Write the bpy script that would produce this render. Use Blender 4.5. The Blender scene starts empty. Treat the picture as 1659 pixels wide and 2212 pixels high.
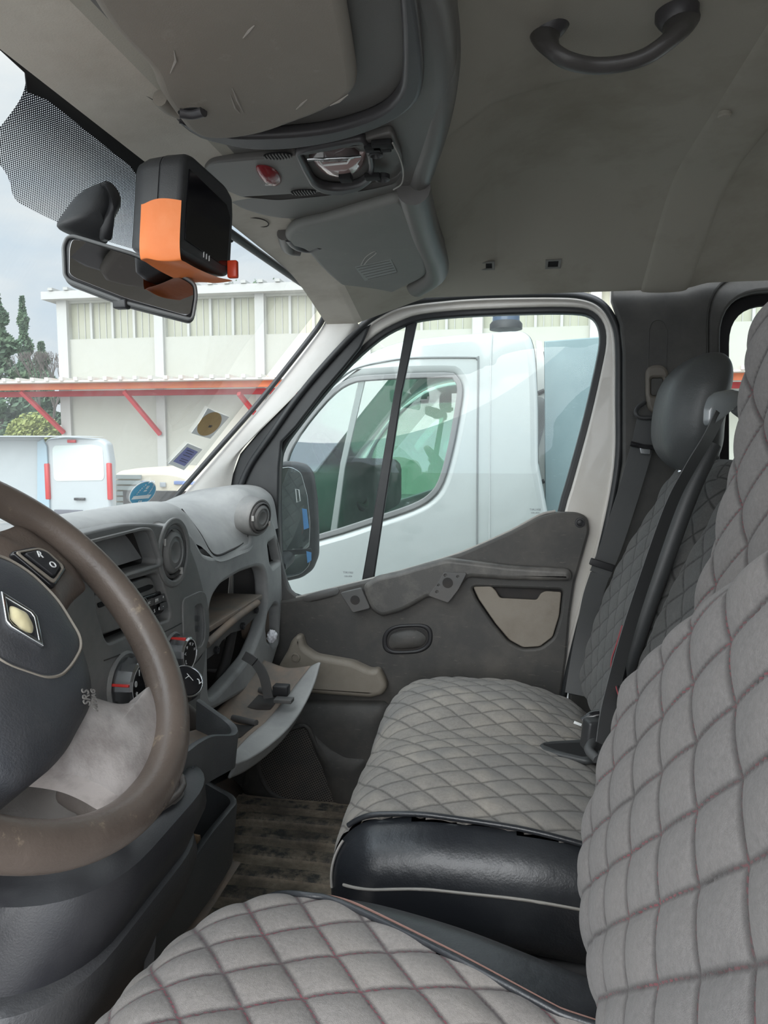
import bpy, bmesh, math, random
import numpy as np
from mathutils import Vector, Matrix, noise

random.seed(7)
SC = bpy.context.scene
COL = SC.collection

# ------------------------------------------------------------------ camera
EYE = 1.75                       # eye height above the yard
FPX = 1550.0
YAW, PITCH = math.radians(9.7), math.radians(5.4)
cF = Vector((-math.sin(YAW) * math.cos(PITCH), math.cos(YAW) * math.cos(PITCH), -math.sin(PITCH)))
cR = Vector((math.cos(YAW), math.sin(YAW), 0))
cU = cR.cross(cF)
camd = bpy.data.cameras.new('camera')
cam = bpy.data.objects.new('camera', camd)
COL.objects.link(cam)
cam.location = (0, 0, EYE)
cam.rotation_euler = Matrix((cR, cU, -cF)).transposed().to_euler()
camd.sensor_fit = 'VERTICAL'
camd.sensor_height = 36
camd.lens = FPX / 2212 * 36
camd.clip_start = 0.02
camd.clip_end = 500
SC.camera = cam

# ------------------------------------------------------------------ world, sun, exposure
SC.view_settings.view_transform = 'Standard'
SC.view_settings.look = 'None'
SC.view_settings.gamma = 1
SC.view_settings.use_curve_mapping = False
SC.view_settings.exposure = 0.40
SKY_STRENGTH = 1.0
w = bpy.data.worlds.new('world'); SC.world = w
w.use_nodes = True
nt = w.node_tree
for n in list(nt.nodes): nt.nodes.remove(n)
wo = nt.nodes.new('ShaderNodeOutputWorld'); bg = nt.nodes.new('ShaderNodeBackground')
tc = nt.nodes.new('ShaderNodeTexCoord')
mp = nt.nodes.new('ShaderNodeMapping'); mp.inputs['Scale'].default_value = (1, 1, 2.6)
nz = nt.nodes.new('ShaderNodeTexNoise'); nz.inputs['Scale'].default_value = 2.3; nz.inputs['Detail'].default_value = 7; nz.inputs['Roughness'].default_value = .55
cr = nt.nodes.new('ShaderNodeValToRGB')
cr.color_ramp.elements[0].position = .38; cr.color_ramp.elements[0].color = (.62, .73, .85, 1)
cr.color_ramp.elements[1].position = .60; cr.color_ramp.elements[1].color = (.88, .89, .90, 1)
# the overcast is brighter on the driver's side of the cab (sun behind cloud there)
sp = nt.nodes.new('ShaderNodeSeparateXYZ')
mr = nt.nodes.new('ShaderNodeMapRange')
mr.inputs['From Min'].default_value = 0.3; mr.inputs['From Max'].default_value = -0.9
mr.inputs['To Min'].default_value = 1.0; mr.inputs['To Max'].default_value = 3.2
mul = nt.nodes.new('ShaderNodeMath'); mul.operation = 'MULTIPLY'; mul.inputs[1].default_value = SKY_STRENGTH
L = nt.links.new
L(tc.outputs['Generated'], mp.inputs[0]); L(mp.outputs[0], nz.inputs['Vector']); L(nz.outputs['Fac'], cr.inputs[0])
L(tc.outputs['Generated'], sp.inputs[0]); L(sp.outputs['Y'], mr.inputs['Value'])
mz = nt.nodes.new('ShaderNodeMapRange'); mz.interpolation_type = 'SMOOTHSTEP'      # an overcast sky is about three times brighter overhead
mz.inputs['From Min'].default_value = .35; mz.inputs['From Max'].default_value = 1.0; mz.inputs['To Min'].default_value = 1.0; mz.inputs['To Max'].default_value = 2.4
mzm = nt.nodes.new('ShaderNodeMath'); mzm.operation = 'MULTIPLY'
L(sp.outputs['Z'], mz.inputs['Value']); L(mr.outputs[0], mzm.inputs[0]); L(mz.outputs[0], mzm.inputs[1]); L(mzm.outputs[0], mul.inputs[0])

L(cr.outputs[0], bg.inputs['Color']); L(mul.outputs[0], bg.inputs['Strength']); L(bg.outputs[0], wo.inputs[0])

sd = bpy.data.lights.new('sun', 'SUN'); sd.energy = 1.8; sd.angle = math.radians(50); sd.color = (1, .96, .9)
sun = bpy.data.objects.new('sun', sd); COL.objects.link(sun)
sun.rotation_euler = Vector((.22, .87, -.42)).to_track_quat('-Z', 'Y').to_euler()

# ------------------------------------------------------------------ maths helpers (z is relative to the eye everywhere below)
def ray(u, v):
    return cF + cR * ((u - 829.5) / FPX) - cU * ((v - 1106) / FPX)
def P(u, v, X=None, Y=None, Z=None, D=None):
    d = ray(u, v)
    if X is not None: return d * (X / d.x)
    if Y is not None: return d * (Y / d.y)
    if Z is not None: return d * (Z / d.z)
    return d * D
def V(*a): return Vector(a)
def cat(pts, n=8, closed=False):
    pts = [Vector(p) for p in pts]; N = len(pts); out = []
    rng = range(N) if closed else range(N - 1)
    for i in rng:
        if closed: a, b, c, d = pts[(i-1) % N], pts[i], pts[(i+1) % N], pts[(i+2) % N]
        else:
            b, c = pts[i], pts[i+1]
            a = pts[i-1] if i > 0 else b * 2 - c
            d = pts[i+2] if i + 2 < N else c * 2 - b
        for k in range(n):
            t = k / n
            out.append(.5 * ((2*b) + (c-a)*t + (2*a - 5*b + 4*c - d)*t*t + (3*b - a - 3*c + d)*t**3))
    if not closed: out.append(pts[-1].copy())
    return out
def rnd(pts, r, n=5):
    """round the corners of a closed polygon"""
    pts = [Vector(p) for p in pts]; N = len(pts); out = []
    for i in range(N):
        a, b, c = pts[i-1], pts[i], pts[(i+1) % N]
        ri = r[i] if isinstance(r, (list, tuple)) else r
        d1 = a - b; d2 = c - b
        m = min(ri, d1.length * .48, d2.length * .48)
        if m < 1e-6: out.append(b); continue
        p, q = b + d1.normalized() * m, b + d2.normalized() * m
        for k in range(n + 1):
            t = k / n
            out.append(p*(1-t)**2 + b*2*t*(1-t) + q*t*t)
    return out
class Fr:
    """a flat working plane: origin o, axes a and b, normal n = a x b"""
    def __init__(s, o, a, b):
        s.o = Vector(o); s.a = Vector(a).normalized(); b = Vector(b)
        s.b = (b - s.a * b.dot(s.a)).normalized(); s.n = s.a.cross(s.b)
    def px(s, u, v):
        d = ray(u, v); t = s.o.dot(s.n) / d.dot(s.n); p = d * t - s.o
        return Vector((p.dot(s.a), p.dot(s.b)))
    def at(s, x, y, h=0): return s.o + s.a*x + s.b*y + s.n*h
    def M(s, h=0):
        m = Matrix((s.a, s.b, s.n)).transposed().to_4x4(); m.translation = s.o + s.n*h; return m
    def shift(s, h): return Fr(s.o + s.n*h, s.a, s.b)
def YF(Y): return Fr((0, Y, 0), (1, 0, 0), (0, 0, 1))        # normal -Y : towards the driver
def XF(X): return Fr((X, 0, 0), (0, 1, 0), (0, 0, 1))        # normal +X : towards the seats
def ZF(Z): return Fr((0, 0, Z), (1, 0, 0), (0, -1, 0))       # normal -Z : downwards
def sstep(a, b, x):
    t = min(1, max(0, (x - a) / (b - a))); return t*t*(3 - 2*t)
def lerp(a, b, t): return a + (b - a) * t

# ------------------------------------------------------------------ objects
WLOC = {}
def empty(name, loc, label=None, cat_=None, group=None, kind=None):
    o = bpy.data.objects.new(name, None); COL.objects.link(o)
    o.empty_display_size = .05
    l = Vector(loc) + Vector((0, 0, EYE)); o.location = l; WLOC[o.name] = l
    tag(o, label, cat_, group, kind); return o
def tag(o, label=None, cat_=None, group=None, kind=None):
    if label: o['label'] = label
    if cat_: o['category'] = cat_
    if group: o['group'] = group
    if kind: o['kind'] = kind
    return o
def link(name, me, mat, parent=None, smooth=True, angle=35):
    """me: mesh with vertices in eye-relative world space"""
    n = len(me.vertices)
    co = np.empty(n*3); me.vertices.foreach_get('co', co); co = co.reshape(-1, 3)
    c = (co.min(0) + co.max(0)) / 2
    co -= c; me.vertices.foreach_set('co', co.ravel()); me.update()
    if isinstance(mat, (list, tuple)):
        for m in mat: me.materials.append(m)
    elif mat: me.materials.append(mat)
    if smooth:
        me.polygons.foreach_set('use_smooth', [True] * len(me.polygons))
        if angle < 180: me.set_sharp_from_angle(angle=math.radians(angle))
    o = bpy.data.objects.new(name, me); COL.objects.link(o)
    wl = Vector(c) + Vector((0, 0, EYE)); WLOC[o.name] = wl
    if parent is not None:
        o.parent = parent; o.location = wl - WLOC[parent.name]
    else: o.location = wl
    return o
def meshd(name, verts, faces, uvs=None):
    me = bpy.data.meshes.new(name); me.from_pydata([tuple(v) for v in verts], [], faces); me.validate()
    if uvs is not None:
        ul = me.uv_layers.new(name='UVMap')
        idx = np.empty(len(me.loops), dtype=np.int32); me.loops.foreach_get('vertex_index', idx)
        ul.data.foreach_set('uv', np.asarray(uvs, dtype=np.float32)[idx].ravel())
    return me
def fixn(me):
    bm = bmesh.new(); bm.from_mesh(me); bmesh.ops.recalc_face_normals(bm, faces=bm.faces); bm.to_mesh(me); bm.free(); return me
def mesh(name, verts, faces, mat, parent=None, smooth=True, angle=35, uvs=None, fix=True):
    me = meshd(name, verts, faces, uvs)
    if fix: fixn(me)
    return link(name, me, mat, parent, smooth, angle)
def curve_mesh(fr, outlines, thick, bevel=0.0, h=0.0, res=2, back=False):
    """flat outlines (lists of 2D points, holes inside) in frame fr, body from h-thick to h along the normal"""
    cu = bpy.data.curves.new('tmp', 'CURVE'); cu.dimensions = '2D'; cu.fill_mode = 'BOTH'
    bevel = min(bevel, thick * .49)
    cu.extrude = thick/2 - bevel; cu.bevel_depth = bevel; cu.bevel_resolution = res; cu.offset = -bevel
    for ol in outlines:
        s = cu.splines.new('POLY'); s.points.add(len(ol) - 1)
        for i, p in enumerate(ol): s.points[i].co = (p[0], p[1], 0, 1)
        s.use_cyclic_u = True
    ob = bpy.data.objects.new('tmp', cu); COL.objects.link(ob)
    bpy.context.view_layer.update()
    dg = bpy.context.evaluated_depsgraph_get()
    me = bpy.data.meshes.new_from_object(ob.evaluated_get(dg))
    bpy.data.objects.remove(ob); bpy.data.curves.remove(cu)
    me.transform(fr.M(h - thick/2)); me.materials.clear()
    me.update()
    return me
def pxs(fr, pts): return [fr.px(u, v) for (u, v) in pts]
def plate(name, fr, outlines, thick, mat, parent=None, bevel=.002, h=0.0, px=True, res=2, sm=0, rr=0, angle=40):
    """outlines: one list of points or a list of lists; px: points are read through the camera onto the plane"""
    if not isinstance(outlines[0][0], (tuple, list, Vector)) : outlines = [outlines]
    ols = []
    for ol in outlines:
        q = pxs(fr, ol) if px else [Vector(p) for p in ol]
        if sm: q = cat(q, sm, True)
        elif rr: q = rnd(q, rr)
        ols.append(q)
    return link(name, curve_mesh(fr, ols, thick, bevel, h, res), mat, parent, True, angle)
def pillow(name, fr, outline, height, mat, parent=None, h=0.0, px=True, sm=0, rr=0, p=2.5, rings=10, skirt=.01, crease=None, n=96, uv=False):
    """domed pad: the outline's rim stays on the plane, the middle rises by height"""
    q = pxs(fr, outline) if px else [Vector(x) for x in outline]
    if sm: q = cat(q, sm, True)
    elif rr: q = rnd(q, rr)
    # resample evenly
    L_ = [0]; M_ = len(q)
    for i in range(M_): L_.append(L_[-1] + (q[(i+1) % M_] - q[i]).length)
    rs = []; j = 0
    for k in range(n):
        s = L_[-1]*k/n
        while L_[j+1] < s: j += 1
        rs.append(q[j].lerp(q[(j+1) % M_], (s - L_[j]) / max(1e-9, L_[j+1]-L_[j])))
    c = sum(rs, Vector((0, 0))) / n
    vs, fs, uvs = [], [], []
    for x in rs: vs.append(fr.at(x.x, x.y, h - skirt)); uvs.append(x)
    for r in range(rings):
        t = 1 - r / rings
        for x in rs:
            y = c.lerp(x, t); vs.append(fr.at(y.x, y.y, h + height * (1 - t**p))); uvs.append(y)
    vs.append(fr.at(c.x, c.y, h + height)); uvs.append(c)
    for r in range(rings):
        for k in range(n):
            a, b = r*n + k, r*n + (k+1) % n
            fs.append((a, b, b + n, a + n))
    for k in range(n): fs.append((rings*n + k, rings*n + (k+1) % n, len(vs) - 1))
    return mesh(name, vs, fs, mat, parent, True, 60, uvs=uvs)
def tubem(path, rad, seg=12, closed=False, flat=None, up=None, caps=True):
    """returns verts, faces of a tube; rad number/list; flat=(w,h) multipliers with 'up' giving the h direction"""
    pts = [Vector(p) for p in path]; N = len(pts); vs, fs = [], []
    pn = None
    for i, p in enumerate(pts):
        if closed: t = pts[(i+1) % N] - pts[i-1]
        else: t = pts[min(N-1, i+1)] - pts[max(0, i-1)]
        t.normalize()
        if up is not None:
            uu = up[i] if isinstance(up, list) else Vector(up)
            b = uu - t * uu.dot(t); b.normalize(); a = b.cross(t)
        else:
            if pn is None:
                a = t.orthogonal().normalized()
            else:
                a = pn - t * pn.dot(t); a.normalize()
            pn = a; b = t.cross(a)
        r = rad[i] if isinstance(rad, (list, tuple)) else rad
        fw, fh = flat if flat else (1, 1)
        for k in range(seg):
            th = 2*math.pi*k/seg
            vs.append(p + a*(math.cos(th)*r*fw) + b*(math.sin(th)*r*fh))
    M = N if closed else N - 1
    for i in range(M):
        for k in range(seg):
            j = (i+1) % N
            fs.append((i*seg+k, i*seg+(k+1) % seg, j*seg+(k+1) % seg, j*seg+k))
    if not closed and caps:
        fs.append(tuple(range(seg))); fs.append(tuple((N-1)*seg + k for k in range(seg)))
    return vs, fs
def tube(name, path, rad, mat, parent=None, seg=12, closed=False, flat=None, up=None):
    v, f = tubem(path, rad, seg, closed, flat, up)
    return mesh(name, v, f, mat, parent, True, 60)
def join(parts):
    vs, fs = [], []
    for v, f in parts:
        o = len(vs); vs += list(v); fs += [tuple(i + o for i in x) for x in f]
    return vs, fs
def boxm(c, hx, hy, hz, ax=None):
    ax = ax or (V(1, 0, 0), V(0, 1, 0), V(0, 0, 1)); c = Vector(c)
    vs = [c + ax[0]*(sx*hx) + ax[1]*(sy*hy) + ax[2]*(sz*hz) for sx in (-1, 1) for sy in (-1, 1) for sz in (-1, 1)]
    return vs, [(0, 1, 3, 2), (4, 6, 7, 5), (0, 4, 5, 1), (2, 3, 7, 6), (0, 2, 6, 4), (1, 5, 7, 3)]
def bevbox(name, c, hx, hy, hz, mat, parent=None, bev=.004, ax=None, seg=3):
    v, f = boxm(c, hx, hy, hz, ax)
    me = meshd(name, v, f); bm = bmesh.new(); bm.from_mesh(me)
    bmesh.ops.recalc_face_normals(bm, faces=bm.faces)
    if bev > 0: bmesh.ops.bevel(bm, geom=list(bm.edges), offset=bev, segments=seg, profile=.5, affect='EDGES')
    bm.to_mesh(me); bm.free()
    return link(name, me, mat, parent, True, 50)
def grid(name, fn, nu, nv, mat, parent=None, uvs=True, angle=180, thick=0.0, us=1, vsc=1):
    vs, fs, uv = [], [], []
    for i in range(nu + 1):
        for j in range(nv + 1):
            vs.append(Vector(fn(i/nu, j/nv))); uv.append((i/nu*us, j/nv*vsc))
    for i in range(nu):
        for j in range(nv):
            a = i*(nv+1) + j
            fs.append((a, a + nv + 1, a + nv + 2, a + 1))
    o = mesh(name, vs, fs, mat, parent, True, angle, uvs=uv)
    if thick:
        m = o.modifiers.new('s', 'SOLIDIFY'); m.thickness = thick; m.offset = 0
    return o
def patch(net, n=10):
    """Catmull-Rom surface function through a net of 3D points"""
    net = [[Vector(p) for p in row] for row in net]
    def c1(pts, t):
        N = len(pts) - 1; x = min(max(t, 0), 1) * N; i = min(int(x), N - 1); f = x - i
        b, c = pts[i], pts[i+1]; a = pts[i-1] if i > 0 else b*2 - c; d = pts[i+2] if i+2 <= N else c*2 - b
        return .5 * ((2*b) + (c-a)*f + (2*a - 5*b + 4*c - d)*f*f + (3*b - a - 3*c + d)*f**3)
    def fn(s, t): return c1([c1(r, t) for r in net], s)
    return fn
def lathe(name, fr, prof, mat, parent=None, c=(0, 0), seg=40, angle=40, sx=1.0):
    vs, fs = [], []
    for r, h in prof:
        for k in range(seg):
            th = 2*math.pi*k/seg; vs.append(fr.at(c[0] + math.cos(th)*r*sx, c[1] + math.sin(th)*r, h))
    for i in range(len(prof) - 1):
        for k in range(seg):
            fs.append((i*seg+k, i*seg+(k+1) % seg, (i+1)*seg+(k+1) % seg, (i+1)*seg+k))
    fs.append(tuple(range(seg))); fs.append(tuple((len(prof)-1)*seg + k for k in range(seg)))
    return mesh(name, vs, fs, mat, parent, True, angle)
def textm(s, fr, x, y, size, h=.0004, rot=0, mirror=False, thick=.0004, bold=0.0):
    cu = bpy.data.curves.new('t', 'FONT'); cu.body = s; cu.size = size; cu.align_x = 'CENTER'; cu.align_y = 'CENTER'
    cu.extrude = thick; cu.offset = bold; cu.resolution_u = 3
    ob = bpy.data.objects.new('t', cu); COL.objects.link(ob); bpy.context.view_layer.update()
    me = bpy.data.meshes.new_from_object(ob.evaluated_get(bpy.context.evaluated_depsgraph_get()))
    bpy.data.objects.remove(ob); bpy.data.curves.remove(cu)
    m = fr.M(h) @ Matrix.Translation((x, y, 0)) @ Matrix.Rotation(rot, 4, 'Z')
    if mirror: m = m @ Matrix.Diagonal((-1, 1, 1, 1))
    me.transform(m); me.materials.clear(); return me
def text(name, s, fr, x, y, size, mat, parent=None, **k):
    return link(name, textm(s, fr, x, y, size, **k), mat, parent, False)
def merge_me(mes):
    bm = bmesh.new()
    for m in mes: bm.from_mesh(m)
    me = bpy.data.meshes.new('m'); bm.to_mesh(me); bm.free(); return me
def ribbon(name, pts, wid, width, mat, parent=None, thick=.0015, n=10):
    """webbing strap: centre points, width direction(s)"""
    c = cat(pts, n); N = len(c); ws = wid if isinstance(wid, list) else [wid]*len(pts)
    ww = cat(ws, n)
    vs, fs = [], []
    for i in range(N):
        t = (c[min(i+1, N-1)] - c[max(i-1, 0)]).normalized(); a = ww[i] - t*ww[i].dot(t); a.normalize(); b = t.cross(a)
        for sx, sy in ((-1, -1), (1, -1), (1, 1), (-1, 1)): vs.append(c[i] + a*sx*width/2 + b*sy*thick/2)
    for i in range(N-1):
        for k in range(4): fs.append((i*4+k, i*4+(k+1) % 4, i*4+4+(k+1) % 4, i*4+4+k))
    fs.append((0, 1, 2, 3)); fs.append((4*N-4, 4*N-3, 4*N-2, 4*N-1))
    return mesh(name, vs, fs, mat, parent, True, 30)
def rbox(name, dims, n, r, place, mat, parent=None, quilt=None, keep=None, uvs=True, angle=180, uvrot=0.0):
    """rounded box in local (a,b,c) with the covered face at +c; place maps local to space"""
    A, B, C = dims; na, nb, nc = n; idx = {}; vs, fs, uv = [], [], []
    rr = Vector(r) if isinstance(r, (tuple, list)) else Vector((r, r, r))
    def vert(i, j, k):
        key = (i, j, k)
        if key in idx: return idx[key]
        p = Vector(((2*i/na-1)*A, (2*j/nb-1)*B, (2*k/nc-1)*C))
        inn = Vector((max(-(A-rr.x), min(A-rr.x, p.x)), max(-(B-rr.y), min(B-rr.y, p.y)), max(-(C-rr.z), min(C-rr.z, p.z))))
        d = p - inn; dn = Vector((d.x/rr.x, d.y/rr.y, d.z/rr.z)); l = dn.length
        if l > 1e-9:
            dn /= l; q = inn + Vector((dn.x*rr.x, dn.y*rr.y, dn.z*rr.z)); nrm = dn
        else: q = p; nrm = Vector((0, 0, 1))
        dep = C - p.z
        ua, ub = p.x, p.y
        if i in (0, na): ua += math.copysign(dep, p.x)
        elif j in (0, nb): ub += math.copysign(dep, p.y)
        if callable(uvrot): ua, ub = uvrot(ua, ub)
        elif uvrot: ua, ub = ua*math.cos(uvrot) - ub*math.sin(uvrot), ua*math.sin(uvrot) + ub*math.cos(uvrot)
        if quilt: q = q + nrm * quilt(ua, ub, nrm)
        idx[key] = len(vs); vs.append(place(q)); uv.append((ua, ub)); return idx[key]
    def face(ks, cen):
        if keep is None or keep(*cen): fs.append(tuple(vert(*k) for k in ks))
    f = lambda i, j, k: ((2*i/na-1)*A, (2*j/nb-1)*B, (2*k/nc-1)*C)
    for i in range(na):
        for j in range(nb):
            face(((i, j, nc), (i+1, j, nc), (i+1, j+1, nc), (i, j+1, nc)), f(i+.5, j+.5, nc))
    for i in range(0, na, 1):
        for j in range(0, nb, 1):
            face(((i, j, 0), (i, j+1, 0), (i+1, j+1, 0), (i+1, j, 0)), f(i+.5, j+.5, 0))
    for j in range(nb):
        for k in range(nc):
            face(((0, j, k), (0, j, k+1), (0, j+1, k+1), (0, j+1, k)), f(0, j+.5, k+.5))
            face(((na, j, k), (na, j+1, k), (na, j+1, k+1), (na, j, k+1)), f(na, j+.5, k+.5))
    for i in range(na):
        for k in range(nc):
            face(((i, 0, k), (i+1, 0, k), (i+1, 0, k+1), (i, 0, k+1)), f(i+.5, 0, k+.5))
            face(((i, nb, k), (i, nb, k+1), (i+1, nb, k+1), (i+1, nb, k)), f(i+.5, nb, k+.5))
    return mesh(name, vs, fs, mat, parent, True, angle, uvs=uv, fix=True)

# ------------------------------------------------------------------ materials
def newmat(name):
    m = bpy.data.materials.new(name); m.use_nodes = True
    return m, m.node_tree, m.node_tree.nodes['Principled BSDF']
def N_(t, ty, **k):
    n = t.nodes.new(ty)
    for a, b in k.items(): setattr(n, a, b)
    return n
def noise_n(t, scale, detail=4, rough=.55, vec=None):
    n = t.nodes.new('ShaderNodeTexNoise'); n.inputs['Scale'].default_value = scale; n.inputs['Detail'].default_value = detail; n.inputs['Roughness'].default_value = rough
    if vec: t.links.new(vec, n.inputs['Vector'])
    return n
def ramp(t, src, p0, p1, c0=(0, 0, 0, 1), c1=(1, 1, 1, 1)):
    r = t.nodes.new('ShaderNodeValToRGB'); e = r.color_ramp.elements
    e[0].position = p0; e[1].position = p1; e[0].color = c0; e[1].color = c1
    t.links.new(src, r.inputs[0]); return r
def mixc(t, fac, a, b, blend='MIX'):
    m = t.nodes.new('ShaderNodeMix'); m.data_type = 'RGBA'; m.blend_type = blend
    for sock, val in ((m.inputs[0], fac), (m.inputs[6], a), (m.inputs[7], b)):
        if isinstance(val, (int, float)): sock.default_value = val
        elif isinstance(val, tuple): sock.default_value = val if len(val) == 4 else (*val, 1)
        else: t.links.new(val, sock)
    return m.outputs[2]
def plastic(name, col, rough=.5, dust=None, dust_amt=.0, dust_scale=6, bump=.0, bscale=900, spec=.5, metal=0, scratch=0.0, coat=0, bump2=0, b2scale=30, dlo=.45, dhi=.75):
    m, t, b = newmat(name)
    tcn = t.nodes.new('ShaderNodeTexCoord'); vec = tcn.outputs['Object']
    c = (*col, 1); out = c
    if dust_amt:
        n = noise_n(t, dust_scale, 8, .65, vec); r = ramp(t, n.outputs['Fac'], dlo, dhi, (0, 0, 0, 1), (dust_amt,)*3 + (1,))
        out = mixc(t, r.outputs[0], c, (*dust, 1))
    if scratch:
        mpn = t.nodes.new('ShaderNodeMapping'); mpn.inputs['Scale'].default_value = (12, 12, 60); mpn.inputs['Rotation'].default_value = (.4, .9, .5)
        t.links.new(vec, mpn.inputs[0])
        n2 = noise_n(t, 3, 6, .7, mpn.outputs[0]); r2 = ramp(t, n2.outputs['Fac'], .61, .68, (0, 0, 0, 1), (scratch,)*3 + (1,))
        out = mixc(t, r2.outputs[0], out, (*(dust or (.4, .38, .35)), 1))
    if isinstance(out, tuple): b.inputs['Base Color'].default_value = out
    else: t.links.new(out, b.inputs['Base Color'])
    b.inputs['Roughness'].default_value = rough; b.inputs['Specular IOR Level'].default_value = spec; b.inputs['Metallic'].default_value = metal
    b.inputs['Coat Weight'].default_value = coat
    prev = None
    for amt, sc, dist in ((bump, bscale, .0006), (bump2, b2scale, .004)):
        if amt:
            n = noise_n(t, sc, 3, .6, vec); bp = t.nodes.new('ShaderNodeBump'); bp.inputs['Strength'].default_value = amt; bp.inputs['Distance'].default_value = dist
            t.links.new(n.outputs['Fac'], bp.inputs['Height'])
            if prev: t.links.new(prev, bp.inputs['Normal'])
            prev = bp.outputs[0]
    if prev: t.links.new(prev, b.inputs['Normal'])
    return m
def fabric(name, col, col2, La, Lb, stitch_shade=(.02, .02, .02), red=(.25, .03, .05), red_amt=0.0, dirt=(.3, .27, .23), dirt_amt=.3, dark_amt=1.0, stain=None):
    """quilted cloth: dark seam lines with painted crease shade follow the same diamond lattice as the relief"""
    m, t, b = newmat(name)
    uv = N_(t, 'ShaderNodeUVMap'); s = N_(t, 'ShaderNodeSeparateXYZ'); t.links.new(uv.outputs[0], s.inputs[0])
    def mth(op, a, b_=None):
        n = N_(t, 'ShaderNodeMath', operation=op)
        for i, x in enumerate((a, b_)):
            if x is None: continue
            if isinstance(x, (int, float)): n.inputs[i].default_value = x
            else: t.links.new(x, n.inputs[i])
        return n.outputs[0]
    ua = mth('DIVIDE', s.outputs[0], La); ub = mth('DIVIDE', s.outputs[1], Lb)
    lines = []
    for op in ('ADD', 'SUBTRACT'):
        q = mth(op, ua, ub); f = mth('ABSOLUTE', mth('SUBTRACT', mth('FRACT', q), .5)); lines.append(mth('SUBTRACT', .5, f))   # 0 on a line
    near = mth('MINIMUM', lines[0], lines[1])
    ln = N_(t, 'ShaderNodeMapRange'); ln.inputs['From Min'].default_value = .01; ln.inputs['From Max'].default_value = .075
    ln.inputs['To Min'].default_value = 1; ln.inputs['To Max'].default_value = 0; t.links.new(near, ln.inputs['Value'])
    tcn = N_(t, 'ShaderNodeTexCoord'); vec = tcn.outputs['Object']
    n1 = noise_n(t, 11, 8, .68, vec); n2 = noise_n(t, 230, 4, .8, vec)
    base = mixc(t, n2.outputs['Fac'], (*col, 1), (*col2, 1))
    r1 = ramp(t, n1.outputs['Fac'], .42, .72, (0, 0, 0, 1), (dirt_amt,)*3 + (1,))
    base = mixc(t, r1.outputs[0], base, (*dirt, 1))
    if stain:
        n5 = noise_n(t, 3.5, 4, .6, vec); r5 = ramp(t, n5.outputs['Fac'], .5, .56, (0, 0, 0, 1), (.55,)*3 + (1,))
        base = mixc(t, r5.outputs[0], base, (*stain, 1))
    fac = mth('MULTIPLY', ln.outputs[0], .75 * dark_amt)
    base = mixc(t, fac, base, (*stitch_shade, 1))  # seam lines widened into soft dark bands: crease shade painted into the cloth
    if red_amt:
        thin = N_(t, 'ShaderNodeMapRange'); thin.inputs['From Min'].default_value = .010; thin.inputs['From Max'].default_value = .022
        thin.inputs['To Min'].default_value = 1; thin.inputs['To Max'].default_value = 0; t.links.new(near, thin.inputs['Value'])
        dash = mth('GREATER_THAN', mth('SINE', mth('MULTIPLY', s.outputs[1], 1500)), -.4)
        n4 = noise_n(t, 14, 3, .5, vec); r4 = ramp(t, n4.outputs['Fac'], .38, .58)
        rf = mth('MULTIPLY', mth('MULTIPLY', thin.outputs[0], dash), mth('MULTIPLY', r4.outputs[0], red_amt))
        base = mixc(t, rf, base, (*red, 1))
    t.links.new(base, b.inputs['Base Color']); b.inputs['Roughness'].default_value = .95; b.inputs['Specular IOR Level'].default_value = .2
    b.inputs['Sheen Weight'].default_value = .12; b.inputs['Sheen Roughness'].default_value = .5
    bp = N_(t, 'ShaderNodeBump'); bp.inputs['Strength'].default_value = .5; bp.inputs['Distance'].default_value = .0008
    n3 = noise_n(t, 1400, 1, .5, vec); t.links.new(n3.outputs['Fac'], bp.inputs['Height'])
    bp2 = N_(t, 'ShaderNodeBump'); bp2.inputs['Strength'].default_value = .4; bp2.inputs['Distance'].default_value = .008
    n6 = noise_n(t, 22, 4, .6, vec); t.links.new(n6.outputs['Fac'], bp2.inputs['Height']); t.links.new(bp.outputs[0], bp2.inputs['Normal'])
    t.links.new(bp2.outputs[0], b.inputs['Normal'])
    return m
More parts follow.
